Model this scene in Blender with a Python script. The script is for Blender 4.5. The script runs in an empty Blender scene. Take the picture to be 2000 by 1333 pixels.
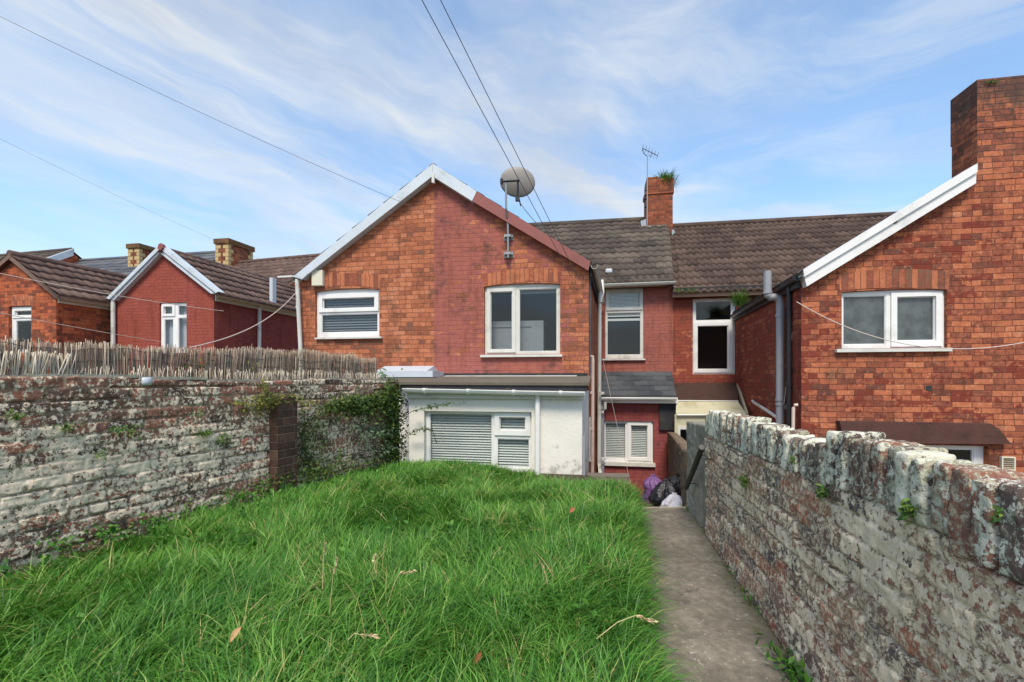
import bpy, math, random
import numpy as np
from mathutils import Vector, Matrix
from mathutils.geometry import tessellate_polygon

random.seed(7); RNG = np.random.default_rng(11)
SC = bpy.context.scene
COL = SC.collection

# ------------------------------------------------------------------ camera
EYE = 1.18; FOC = 2000 * 16 / 36.0; CX = 1000.0; HOR = 742.0
cam_d = bpy.data.cameras.new('camera'); cam = bpy.data.objects.new('camera', cam_d); COL.objects.link(cam)
cam_d.lens = 16; cam_d.sensor_width = 36; cam_d.clip_start = 0.05; cam_d.clip_end = 3000
cam_d.shift_y = (HOR - 666.5) / 2000.0
cam.location = (0, 0, EYE); cam.rotation_euler = (math.radians(90), 0, 0)
SC.camera = cam

# ------------------------------------------------------------------ sky, sun, exposure
SUN_EL, SUN_AZ = math.radians(54), math.radians(188)     # azimuth clockwise from +Y
world = bpy.data.worlds.new('World'); SC.world = world; world.use_nodes = True
wt = world.node_tree; wt.nodes.clear()
sun_d = bpy.data.lights.new('sun', 'SUN'); sun = bpy.data.objects.new('sun', sun_d); COL.objects.link(sun)
sun_d.energy = 1.5; sun_d.angle = math.radians(18); sun_d.color = (1.0, 0.90, 0.77)
sdir = Vector((math.sin(SUN_AZ) * math.cos(SUN_EL), math.cos(SUN_AZ) * math.cos(SUN_EL), math.sin(SUN_EL)))
sun.rotation_euler = sdir.to_track_quat('Z', 'Y').to_euler()
sun.location = sdir * 30
SC.view_settings.view_transform = 'Standard'; SC.view_settings.look = 'None'
SC.view_settings.exposure = 1.42; SC.view_settings.gamma = 1.0

# ------------------------------------------------------------------ node helper
def S(r, g, b):
    f = lambda c: (c / 255 / 12.92) if c / 255 <= 0.04045 else ((c / 255 + 0.055) / 1.055) ** 2.4
    return (f(r), f(g), f(b), 1.0)

class NT:
    def __init__(s, tree): s.t = tree; s.n = tree.nodes; s.l = tree.links
    def node(s, typ, **kw):
        n = s.n.new(typ)
        for k, v in kw.items(): setattr(n, k, v)
        return n
    def put(s, sock, val):
        if val is None: return
        if hasattr(val, 'is_output'): s.l.new(val, sock)
        else:
            if sock.type == 'RGBA' and not hasattr(val, '__len__'): val = (val, val, val, 1)
            if sock.type == 'VECTOR' and not hasattr(val, '__len__'): val = (val, val, val)
            sock.default_value = val
    def m(s, op, a, b=None, c=None, clamp=False):
        n = s.node('ShaderNodeMath', operation=op, use_clamp=clamp)
        s.put(n.inputs[0], a); s.put(n.inputs[1], b)
        if c is not None: s.put(n.inputs[2], c)
        return n.outputs[0]
    def mix(s, fac, a, b, mode='MIX'):
        n = s.node('ShaderNodeMix', data_type='RGBA', blend_type=mode)
        s.put(n.inputs[0], fac); s.put(n.inputs[6], a); s.put(n.inputs[7], b)
        return n.outputs[2]
    def step(s, x, lo, hi):
        n = s.node('ShaderNodeMapRange', interpolation_type='SMOOTHSTEP')
        s.put(n.inputs[0], x); s.put(n.inputs[1], lo); s.put(n.inputs[2], hi)
        return n.outputs[0]
    def mr(s, x, a, b, c, d):
        n = s.node('ShaderNodeMapRange'); s.put(n.inputs[0], x)
        for i, q in enumerate((a, b, c, d)): s.put(n.inputs[i + 1], q)
        return n.outputs[0]
    def noise(s, vec, scale, detail=4, rough=0.55, dist=0.0, col=False):
        n = s.node('ShaderNodeTexNoise'); s.put(n.inputs['Vector'], vec)
        n.inputs['Scale'].default_value = scale; n.inputs['Detail'].default_value = detail
        n.inputs['Roughness'].default_value = rough; n.inputs['Distortion'].default_value = dist
        return n.outputs['Color' if col else 'Fac']
    def vor(s, vec, scale, feature='F1'):
        n = s.node('ShaderNodeTexVoronoi', feature=feature); s.put(n.inputs['Vector'], vec)
        n.inputs['Scale'].default_value = scale
        return n.outputs['Distance']
    def ramp(s, fac, stops):
        n = s.node('ShaderNodeValToRGB'); s.put(n.inputs[0], fac)
        e = n.color_ramp.elements
        while len(e) < len(stops): e.new(0.5)
        for el, (p, c) in zip(e, stops): el.position = p; el.color = c
        return n.outputs[0]
    def xyz(s, x, y, z=0.0):
        n = s.node('ShaderNodeCombineXYZ'); s.put(n.inputs[0], x); s.put(n.inputs[1], y); s.put(n.inputs[2], z)
        return n.outputs[0]
    def sep(s, v):
        n = s.node('ShaderNodeSeparateXYZ'); s.put(n.inputs[0], v); return n.outputs
    def white(s, v):
        n = s.node('ShaderNodeTexWhiteNoise', noise_dimensions='3D'); s.put(n.inputs['Vector'], v); return n.outputs['Value']
    def attr(s, name):
        n = s.node('ShaderNodeAttribute'); n.attribute_name = name; return n.outputs['Fac']
    def uv(s): return s.node('ShaderNodeTexCoord').outputs['UV']
    def obj(s): return s.node('ShaderNodeTexCoord').outputs['Object']
    def bump(s, h, dist, strength=1.0):
        n = s.node('ShaderNodeBump'); s.put(n.inputs['Height'], h)
        n.inputs['Distance'].default_value = dist; n.inputs['Strength'].default_value = strength
        return n.outputs['Normal']

# world: physical sky plus procedural cirrus and veil cloud
W = NT(wt)
sky = W.node('ShaderNodeTexSky', sky_type='NISHITA', sun_disc=False)
sky.sun_elevation = SUN_EL; sky.sun_rotation = SUN_AZ; sky.altitude = 50; sky.air_density = 1.0; sky.dust_density = 0.6; sky.ozone_density = 1.6
dirv = W.node('ShaderNodeTexCoord').outputs['Generated']
dx, dy, dz = W.sep(dirv)
le = W.m('LOGARITHM', W.m('ADD', W.m('MAXIMUM', dz, 0.0), 0.14), 2.718)
wx = W.m('MULTIPLY', W.m('SUBTRACT', W.noise(W.xyz(dx, le, 2.0), 2.2, 4, 0.55), 0.5), 0.34)
sy_ = W.m('ADD', le, W.m('ADD', W.m('MULTIPLY', dx, 0.34), wx)); sx_ = dx
n1 = W.noise(W.xyz(W.m('MULTIPLY', sx_, 1.35), W.m('MULTIPLY', sy_, 4.2), 5.4), 1.5, 9, 0.62, 0.35)
n2 = W.noise(W.xyz(W.m('MULTIPLY', sx_, 1.2), W.m('MULTIPLY', sy_, 2.0), 8.7), 1.2, 5, 0.55, 0.3)
streak = W.step(n1, 0.43, 0.68)
veil = W.step(n2, 0.38, 0.66)
hz = W.m('SUBTRACT', 1.0, W.step(dz, 0.02, 0.34))
cov = W.m('ADD', W.m('MULTIPLY', streak, 0.40), W.m('MULTIPLY', veil, 0.44))
cov = W.m('ADD', cov, W.m('MULTIPLY', hz, 0.62))
cov = W.m('MINIMUM', W.m('ADD', cov, 0.17), 0.93)
greyn = W.step(W.noise(W.xyz(W.m('MULTIPLY', sx_, 1.6), W.m('MULTIPLY', sy_, 2.2), 1.0), 1.6, 5, 0.6), 0.42, 0.68)
cloudc = W.mix(greyn, (3.65, 3.85, 4.0, 1), (2.95, 3.15, 3.45, 1))
skyc = W.mix(1.0, sky.outputs[0], (0.90, 1.15, 1.24, 1), 'MULTIPLY')
wcol = W.mix(cov, skyc, cloudc)
bg = W.node('ShaderNodeBackground'); W.l.new(wcol, bg.inputs[0]); bg.inputs[1].default_value = 0.085
wo = W.node('ShaderNodeOutputWorld'); W.l.new(bg.outputs[0], wo.inputs[0])

# ------------------------------------------------------------------ materials
def newmat(name):
    mt = bpy.data.materials.new(name); mt.use_nodes = True
    mt.node_tree.nodes.clear(); t = NT(mt.node_tree)
    b = t.node('ShaderNodeBsdfPrincipled'); o = t.node('ShaderNodeOutputMaterial')
    t.l.new(b.outputs[0], o.inputs[0])
    return mt, t, b, o

def simple(name, c, rough=0.5, var=0.12, scale=6.0, metal=0.0, dirt=None, dirtamt=0.5, bump=0.0):
    mt, t, b, o = newmat(name); p = t.obj()
    n = t.noise(p, scale, 5, 0.6)
    k = t.mr(n, 0.25, 0.75, 1 - var, 1 + var)
    col = t.mix(1.0, c, t.xyz(k, k, k), 'MULTIPLY')
    if dirt:
        d = t.step(t.noise(p, scale * 0.7, 7, 0.7), 0.5, 0.72)
        col = t.mix(t.m('MULTIPLY', d, dirtamt), col, dirt)
    t.put(b.inputs['Base Color'], col); b.inputs['Roughness'].default_value = rough; b.inputs['Metallic'].default_value = metal
    if bump: t.put(b.inputs['Normal'], t.bump(t.noise(p, scale * 6, 5, 0.6), bump))
    return mt

def brick_mat(name, stops, mortar, bw=0.225, ch=0.075, mw=0.010, dirt=(0.05, 0.035, 0.025, 1), dirtamt=0.5, paint=None,
              paintc=None, soldier=False, fine=1.0, pale=None, soot=None):
    """paint: function(t, u, v) -> coverage socket or a float."""
    mt, t, b, o = newmat(name); uv = t.uv()
    u, v, _ = t.sep(uv)
    p3 = t.xyz(u, v, 0.0)
    wob = t.noise(p3, 1.7, 2, 0.5)
    v2 = t.m('ADD', v, t.m('MULTIPLY', t.m('SUBTRACT', wob, 0.5), 0.03))
    row = t.m('FLOOR', t.m('DIVIDE', v2, ch)); fv = t.m('FRACT', t.m('DIVIDE', v2, ch))
    if soldier:
        bwr = bw; us = u
    else:
        hdr = t.m('LESS_THAN', t.m('FLOORED_MODULO', row, 4.0), 0.5)
        bwr = t.m('MULTIPLY', bw, t.m('SUBTRACT', 1.0, t.m('MULTIPLY', hdr, 0.5)))
        r1 = t.white(t.xyz(row, 3.3, 1.0))
        us = t.m('ADD', u, t.m('ADD', t.m('MULTIPLY', t.m('FLOORED_MODULO', row, 2.0), bw * 0.5), t.m('MULTIPLY', r1, 0.045)))
    q = t.m('DIVIDE', us, bwr); colm = t.m('FLOOR', q); fu = t.m('FRACT', q)
    rnd = t.white(t.xyz(colm, row, 0.5)); rnd2 = t.white(t.xyz(colm, row, 9.5))
    eu = t.m('MULTIPLY', t.m('MINIMUM', fu, t.m('SUBTRACT', 1.0, fu)), bwr)
    ev = t.m('MULTIPLY', t.m('MINIMUM', fv, t.m('SUBTRACT', 1.0, fv)), ch)
    ed = t.m('MINIMUM', eu, ev)
    fn = t.noise(p3, 55, 4, 0.65); mn = t.noise(p3, 14, 5, 0.62); ln = t.noise(p3, 1.3, 5, 0.6)
    ed = t.m('ADD', ed, t.m('MULTIPLY', t.m('SUBTRACT', mn, 0.5), 0.007))
    face = t.step(ed, mw * 0.20, mw * 0.70)
    sh = t.m('ADD', t.mr(rnd, 0.0, 1.0, 0.15, 0.84), t.m('MULTIPLY', t.m('SUBTRACT', ln, 0.5), 1.3), clamp=True)
    sh = t.m('ADD', sh, t.m('MULTIPLY', t.m('SUBTRACT', t.noise(p3, 20, 5, 0.66), 0.5), 1.15 * fine), clamp=True)
    c = t.ramp(sh, stops)
    if pale:
        pm = t.m('MULTIPLY', t.step(mn, 0.56, 0.66), t.step(rnd2, 0.35, 0.9))
        c = t.mix(t.m('MULTIPLY', pm, 0.6), c, pale)
    k = t.mr(fn, 0.25, 0.75, 0.70, 1.26)
    c = t.mix(1.0, c, t.xyz(k, k, k), 'MULTIPLY')
    if paint is not None:
        dens = paint(t, u, v) if callable(paint) else paint
        x = t.m('ADD', t.m('MULTIPLY', rnd2, 0.34), t.m('ADD', t.m('MULTIPLY', mn, 0.85), t.m('MULTIPLY', ln, 0.45)))
        x = t.mr(x, 0.42, 1.22, 0.0, 1.0)
        pm = t.step(t.m('SUBTRACT', dens, x), -0.05, 0.06)
        pc = t.mix(1.0, paintc, t.xyz(t.mr(mn, 0.3, 0.7, 0.84, 1.14), t.mr(mn, 0.3, 0.7, 0.84, 1.14), t.mr(ln, 0.3, 0.7, 0.8, 1.15)), 'MULTIPLY')
        c = t.mix(t.m('MULTIPLY', pm, 0.9), c, pc)
        mort = t.mix(t.m('MULTIPLY', pm, 0.72), mortar, pc)
    else: mort = mortar
    st = t.step(t.noise(t.xyz(t.m('MULTIPLY', u, 5.0), t.m('MULTIPLY', v, 0.8), 2.0), 1.6, 5, 0.65), 0.48, 0.72)
    c = t.mix(t.m('MULTIPLY', st, 0.38), c, t.mix(1.0, c, S(150, 128, 116), 'MULTIPLY'))
    c = t.mix(t.mr(face, 0.0, 1.0, 0.12, 1.0), mort, c)
    dn = t.step(t.m('ADD', t.m('MULTIPLY', t.noise(p3, 2.6, 7, 0.68), 0.7), t.m('MULTIPLY', t.noise(p3, 9, 5, 0.7), 0.3)), 0.50, 0.66)
    c = t.mix(t.m('MULTIPLY', dn, dirtamt), c, dirt)
    if soot:
        sm = t.step(t.m('ADD', t.m('MULTIPLY', mn, 0.5), t.m('MULTIPLY', ln, 0.5)), t.mr(v, soot[0], soot[1], 0.72, 0.34), t.mr(v, soot[0], soot[1], 0.85, 0.54))
        c = t.mix(t.m('MULTIPLY', sm, 0.8), c, S(62, 56, 52))
    t.put(b.inputs['Base Color'], c); b.inputs['Roughness'].default_value = 0.88
    b.inputs['Specular IOR Level'].default_value = 0.25
    h = t.m('ADD', t.m('MULTIPLY', face, 0.75), t.m('ADD', t.m('MULTIPLY', fn, 0.25), t.m('MULTIPLY', rnd, 0.2)))
    t.put(b.inputs['Normal'], t.bump(h, 0.006, 0.8))
    return mt

BR_DK = S(98, 64, 54); BR_RED = S(144, 78, 60); BR_OR = S(185, 114, 80); BR_LT = S(199, 134, 101); BR_BR = S(122, 90, 72)
ORANGE = [(0.0, BR_BR), (0.14, S(132, 80, 60)), (0.36, S(168, 100, 70)), (0.70, BR_OR), (1.0, BR_LT)]
MIXED = [(0.0, BR_DK), (0.18, S(124, 72, 56)), (0.42, S(154, 88, 64)), (0.66, S(178, 104, 72)), (0.86, BR_OR), (1.0, BR_LT)]
MORT = S(124, 78, 62)

def ramp_u(lo, hi, a, b):
    def f(t, u, v): return t.mr(u, lo, hi, a, b)
    return f

MAT = {}
MAT['white'] = simple('white_upvc', S(228, 226, 222), 0.35, 0.04, 3, dirt=S(150, 148, 135), dirtamt=0.35)
MAT['dirtywhite'] = simple('weathered_white_paint', S(206, 205, 196), 0.5, 0.06, 5, dirt=S(120, 112, 90), dirtamt=0.55)
MAT['barge'] = simple('grey_white_board', S(196, 204, 210), 0.5, 0.06, 4, dirt=S(120, 118, 110), dirtamt=0.4)
MAT['redboard'] = simple('red_painted_board', S(138, 76, 68), 0.5, 0.08, 4, dirt=S(100, 60, 54), dirtamt=0.5)
MAT['cream'] = simple('cream_plastic', S(212, 206, 184), 0.45, 0.04, 4, dirt=S(150, 140, 110), dirtamt=0.3)
MAT['creamboard'] = simple('stained_cream_board', S(188, 182, 152), 0.55, 0.08, 3, dirt=S(122, 118, 66), dirtamt=0.7)
MAT['greypipe'] = simple('grey_pipe_plastic', S(150, 150, 154), 0.4, 0.05, 5, dirt=S(105, 108, 112), dirtamt=0.4)
MAT['blackplastic'] = simple('black_plastic', S(34, 34, 36), 0.4, 0.15, 6)
MAT['blackfelt'] = simple('black_felt', S(42, 42, 46), 0.8, 0.2, 8, dirt=S(74, 78, 52), dirtamt=0.6)
MAT['pinkpipe'] = simple('faded_pink_pipe', S(210, 186, 172), 0.5, 0.06, 6, dirt=S(150, 110, 90), dirtamt=0.4)
MAT['lead'] = simple('lead_flashing', S(150, 156, 162), 0.55, 0.12, 8, dirt=S(205, 206, 204), dirtamt=0.6)
MAT['galv'] = simple('galvanised_steel', S(150, 152, 152), 0.45, 0.12, 10, metal=0.6)
MAT['dish'] = simple('weathered_dish_paint', S(142, 136, 130), 0.5, 0.07, 7, dirt=S(140, 130, 118), dirtamt=0.5)
MAT['cement'] = simple('cement_verge', S(112, 100, 90), 0.9, 0.2, 9, bump=0.004)
MAT['room'] = simple('dim_room_wall', S(48, 46, 44), 0.9, 0.2, 1.5)  # dark grey carries the dimness of the rooms behind the windows
MAT['blindw'] = simple('white_blind_slat', S(230, 229, 222), 0.5, 0.04, 2)
MAT['blindg'] = simple('grey_blind_slat', S(120, 124, 132), 0.5, 0.06, 2)
MAT['net'] = simple('net_curtain_cloth', S(196, 198, 204), 0.9, 0.15, 14)
MAT['cable'] = simple('cable_sheath', S(84, 88, 96), 0.6, 0.1, 3)
MAT['line'] = simple('washing_line_cord', S(206, 190, 178), 0.7, 0.05, 3)
MAT['flue'] = simple('flue_metal', S(190, 196, 202), 0.45, 0.05, 5)

def glass_mat(name, tint, refl=1.0, frost=None):
    mt = bpy.data.materials.new(name); mt.use_nodes = True; mt.node_tree.nodes.clear(); t = NT(mt.node_tree)
    o = t.node('ShaderNodeOutputMaterial'); gl = t.node('ShaderNodeBsdfGlossy'); gl.inputs['Roughness'].default_value = 0.015
    lw = t.node('ShaderNodeLayerWeight'); lw.inputs[0].default_value = 0.5
    fres = t.m('ADD', 0.04, t.m('MULTIPLY', t.m('POWER', lw.outputs['Facing'], 5.0), 0.9))
    w = t.noise(t.obj(), 1.1, 1, 0.5); t.put(gl.inputs['Normal'], t.bump(w, 0.02, 0.25))
    if frost:
        base = t.node('ShaderNodeBsdfPrincipled'); n = t.noise(t.obj(), 5.5, 6, 0.65)
        t.put(base.inputs['Base Color'], t.ramp(n, [(0.3, frost[0]), (0.75, frost[1])])); base.inputs['Roughness'].default_value = 0.35
    else:
        base = t.node('ShaderNodeBsdfTransparent'); base.inputs[0].default_value = tint
    mx = t.node('ShaderNodeMixShader'); t.put(mx.inputs[0], t.m('MULTIPLY', fres, refl, clamp=True))
    t.l.new(base.outputs[0], mx.inputs[1]); t.l.new(gl.outputs[0], mx.inputs[2]); t.l.new(mx.outputs[0], o.inputs[0])
    return mt
MAT['glass'] = glass_mat('window_glass', (0.90, 0.92, 0.92, 1), 1.0)
MAT['frost'] = glass_mat('frosted_glass', None, 1.0, (S(48, 52, 52), S(100, 106, 104)))

def tile_mat(name, stops, lichen, lichamt=0.5, tw=0.29):
    mt, t, b, o = newmat(name); u, v, _ = t.sep(t.uv()); p = t.obj()
    row = t.m('FLOOR', v); col = t.m('FLOOR', t.m('DIVIDE', t.m('ADD', u, t.m('MULTIPLY', row, 0.13)), tw))
    rnd = t.white(t.xyz(col, row, 2.0)); ln = t.noise(p, 0.9, 5, 0.6); mn = t.noise(p, 9, 6, 0.68)
    sh = t.m('ADD', t.m('MULTIPLY', rnd, 0.55), t.m('MULTIPLY', t.m('SUBTRACT', t.m('ADD', ln, mn), 0.75), 0.9), clamp=True)
    c = t.ramp(sh, stops)
    li = t.step(t.m('ADD', t.m('MULTIPLY', ln, 0.5), t.m('MULTIPLY', t.noise(p, 26, 4, 0.7), 0.5)), 0.50, 0.66)
    c = t.mix(t.m('MULTIPLY', li, lichamt), c, lichen)
    t.put(b.inputs['Base Color'], c); b.inputs['Roughness'].default_value = 0.85; b.inputs['Specular IOR Level'].default_value = 0.3
    t.put(b.inputs['Normal'], t.bump(t.noise(p, 60, 4, 0.6), 0.004))
    return mt
MAT['tile_brown'] = tile_mat('brown_concrete_tile', [(0, S(52, 40, 36)), (0.5, S(78, 62, 54)), (1, S(100, 81, 70))], S(98, 90, 76), 0.22)
MAT['tile_dark'] = tile_mat('grey_brown_concrete_tile', [(0, S(50, 44, 40)), (0.5, S(77, 67, 60)), (1, S(102, 90, 79))], S(124, 118, 98), 0.35)
MAT['tile_red'] = tile_mat('chocolate_concrete_tile', [(0, S(64, 48, 44)), (0.5, S(92, 72, 64)), (1, S(114, 92, 80))], S(110, 98, 86), 0.2)
MAT['slate'] = tile_mat('grey_slate', [(0, S(62, 64, 70)), (0.5, S(86, 88, 94)), (1, S(106, 108, 112))], S(110, 108, 98), 0.25, 0.25)
MAT['slate_dark'] = tile_mat('dark_slate', [(0, S(52, 54, 58)), (0.5, S(70, 73, 76)), (1, S(90, 92, 94))], S(84, 88, 78), 0.25, 0.25)

# ------------------------------------------------------------------ geometry helpers
def V(*a): return Vector(a)
ZU = Vector((0, 0, 1))
def ray(px, py): return Vector(((px - CX) / FOC, 1.0, (HOR - py) / FOC))
def at(px, py, Y): r = ray(px, py) * Y; r.z += EYE; return r

class Frame:
    """A vertical plane: origin O (z = 0), unit direction d along it, outward normal n."""
    def __init__(s, O, d, n): s.O = Vector((O[0], O[1], 0)); s.d = Vector((d[0], d[1], 0)).normalized(); s.n = Vector((n[0], n[1], 0)).normalized()
    def P(s, u, z, off=0.0): return s.O + s.d * u + ZU * z + s.n * off
    def uv(s, px, py, off=0.0):
        r = ray(px, py); o = s.O + s.n * off; h = Vector((r.x, r.y, 0))
        k = s.n.dot(o) / s.n.dot(h)
        q = h * k
        return (q - s.O).dot(s.d), EYE + r.z * k
    def px(s, px, py, off=0.0):
        u, z = s.uv(px, py, off); return s.P(u, z, off)
    def rect(s, x0, y0, x1, y1, off=0.0):
        xm, ym = (x0 + x1) / 2, (y0 + y1) / 2
        return s.uv(x0, ym, off)[0], s.uv(xm, y1, off)[1], s.uv(x1, ym, off)[0], s.uv(xm, y0, off)[1]   # u0, z0, u1, z1
def facade(px, Y, theta=10.0):
    a = math.radians(theta); X = (px - CX) / FOC * Y
    return Frame((X, Y), (math.cos(a), -math.sin(a)), (-math.sin(a), -math.cos(a)))
PHI = math.radians(13.3); DEPTH = Vector((math.sin(PHI), math.cos(PHI), 0))

class MB:
    def __init__(s): s.v = []; s.f = []; s.uvs = None; s.mi = []
    def add(s, vs, fs, mi=0):
        b = len(s.v); s.v += [Vector(p) for p in vs]; s.f += [tuple(b + i for i in f) for f in fs]; s.mi += [mi] * len(fs); return s
    def quad(s, a, b, c, d, mi=0): return s.add([a, b, c, d], [(0, 1, 2, 3)], mi)
    def para(s, O, a, b, c, mi=0):
        O, a, b, c = Vector(O), Vector(a), Vector(b), Vector(c)
        vs = [O, O + a, O + a + b, O + b, O + c, O + a + c, O + a + b + c, O + b + c]
        return s.add(vs, [(0, 3, 2, 1), (4, 5, 6, 7), (0, 1, 5, 4), (1, 2, 6, 5), (2, 3, 7, 6), (3, 0, 4, 7)], mi)
    def box(s, F, u0, u1, z0, z1, o0, o1, mi=0):
        return s.para(F.P(u0, z0, o0), F.d * (u1 - u0), ZU * (z1 - z0), F.n * (o1 - o0), mi)
    def plate(s, F, outer, holes, o0, o1, mi=0):
        """outer / holes: (u, z) loops; solid between offsets o0 (back) and o1 (front)."""
        loops = [outer] + list(holes); pts = [p for L in loops for p in L]
        tris = tessellate_polygon([[Vector((p[0], p[1], 0)) for p in L] for L in loops])
        s.add([F.P(p[0], p[1], o1) for p in pts], tris, mi); s.add([F.P(p[0], p[1], o0) for p in pts], [tuple(reversed(q)) for q in tris], mi)
        for L in loops:
            n = len(L)
            for i in range(n):
                a, b = L[i], L[(i + 1) % n]
                s.quad(F.P(a[0], a[1], o0), F.P(b[0], b[1], o0), F.P(b[0], b[1], o1), F.P(a[0], a[1], o1), mi)
        return s
    def tube(s, pts, r, n=8, mi=0, caps=True):
        pts = [Vector(p) for p in pts]; rings = []
        rs = r if hasattr(r, '__len__') else [r] * len(pts)
        for i, p in enumerate(pts):
            t = (pts[min(i + 1, len(pts) - 1)] - pts[max(i - 1, 0)]).normalized()
            a = t.cross(ZU) if abs(t.z) < 0.95 else t.cross(Vector((1, 0, 0)))
            a.normalize(); b = t.cross(a)
            rings.append([p + (a * math.cos(q) + b * math.sin(q)) * rs[i] for q in [2 * math.pi * k / n for k in range(n)]])
        vs = [q for R in rings for q in R]; fs = []
        for i in range(len(pts) - 1):
            for k in range(n): fs.append((i * n + k, i * n + (k + 1) % n, (i + 1) * n + (k + 1) % n, (i + 1) * n + k))
        if caps: fs.append(tuple(range(n - 1, -1, -1))); fs.append(tuple((len(pts) - 1) * n + k for k in range(n)))
        return s.add(vs, fs, mi)
    def extr(s, A, B, prof, side, mi=0):
        """profile [(h, v)] swept from A to B; h along unit vector side, v up."""
        A, B = Vector(A), Vector(B); n = len(prof)
        vs = [A + side * h + ZU * v for h, v in prof] + [B + side * h + ZU * v for h, v in prof]
        fs = [(i, (i + 1) % n, n + (i + 1) % n, n + i) for i in range(n)] + [tuple(range(n - 1, -1, -1)), tuple(range(n, 2 * n))]
        return s.add(vs, fs, mi)
    def build(s, name, mat, parent=None, smooth=False):
        me = bpy.data.meshes.new(name); me.from_pydata([tuple(p) for p in s.v], [], s.f); me.update()
        for mm in (mat if isinstance(mat, (list, tuple)) else [mat]): me.materials.append(mm)
        if any(s.mi): me.polygons.foreach_set('material_index', s.mi)
        uvl = me.uv_layers.new(name='UVMap')
        for p in me.polygons:
            n = p.normal
            t = ZU.cross(n) if abs(n.z) < 0.97 else Vector((1, 0, 0))
            t.normalize(); b = n.cross(t)
            if b.z < 0: b = -b; t = -t
            for li in p.loop_indices:
                co = me.vertices[me.loops[li].vertex_index].co
                uvl.data[li].uv = (co.dot(t), co.z if abs(n.z) < 0.3 else co.dot(b))
        if smooth: me.polygons.foreach_set('use_smooth', [True] * len(me.polygons))
        return link(name, me, parent)
def link(name, me, parent=None):
    o = bpy.data.objects.new(name, me); COL.objects.link(o)
    if parent is not None:
        o.parent = parent
        if parent.type == 'EMPTY': o.matrix_parent_inverse = Matrix.Translation(parent.location).inverted()
    return o
def thing(name, label, cat, loc=(0, 0, 0), group=None):
    o = bpy.data.objects.new(name, None); COL.objects.link(o); o.location = loc; o.empty_display_size = 0.2
    return tag(o, label, cat, group)
def tag(o, label, cat, group=None):
    o['label'] = label; o['category'] = cat
    if group: o['group'] = group
    return o
def kind(o, k): o['kind'] = k; return o

def mesh_np(name, verts, faces, mat, parent=None, uv=None, attrs=None, smooth=False):
    """verts (N,3); faces (M,4) or (M,3)"""
    me = bpy.data.meshes.new(name); N = len(verts); M, k = faces.shape
    me.vertices.add(N); me.vertices.foreach_set('co', np.asarray(verts, np.float32).ravel())
    me.loops.add(M * k); me.loops.foreach_set('vertex_index', faces.astype(np.int32).ravel())
    me.polygons.add(M); me.polygons.foreach_set('loop_start', np.arange(0, M * k, k, dtype=np.int32))
    me.polygons.foreach_set('loop_total', np.full(M, k, np.int32))
    if smooth: me.polygons.foreach_set('use_smooth', np.ones(M, bool))
    me.update(calc_edges=True)
    if uv is not None:
        ul = me.uv_layers.new(name='UVMap'); ul.data.foreach_set('uv', np.asarray(uv, np.float32)[faces.ravel()].ravel())
    for an, av in (attrs or {}).items():
        a = me.attributes.new(an, 'FLOAT', 'POINT'); a.data.foreach_set('value', np.asarray(av, np.float32))
    me.materials.append(mat); me.validate(); 
    return link(name, me, parent)

def hsh(a, b, s=0.0):
    x = np.sin(a * 127.1 + b * 311.7 + s * 74.7) * 43758.5453
    return x - np.floor(x)
def vnoise(x, y, s=0.0):
    xi, yi = np.floor(x), np.floor(y); fx, fy = x - xi, y - yi
    fx = fx * fx * (3 - 2 * fx); fy = fy * fy * (3 - 2 * fy)
    a = hsh(xi, yi, s); b = hsh(xi + 1, yi, s); c = hsh(xi, yi + 1, s); d = hsh(xi + 1, yi + 1, s)
    return (a * (1 - fx) + b * fx) * (1 - fy) + (c * (1 - fx) + d * fx) * fy
def fbm(x, y, s=0.0, o=4):
    r = 0; a = 0.5; k = 0
    for i in range(o): r = r + a * vnoise(x * 2 ** i, y * 2 ** i, s + i * 3.1); k += a; a *= 0.55
    return r / k
def sstep(a, b, x):
    t = np.clip((x - a) / (b - a), 0, 1); return t * t * (3 - 2 * t)
def grid_faces(nu, nv):
    i = np.arange(nu - 1)[:, None] * nv + np.arange(nv - 1)[None, :]
    return np.stack([i, i + nv, i + nv + 1, i + 1], -1).reshape(-1, 4)

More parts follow.
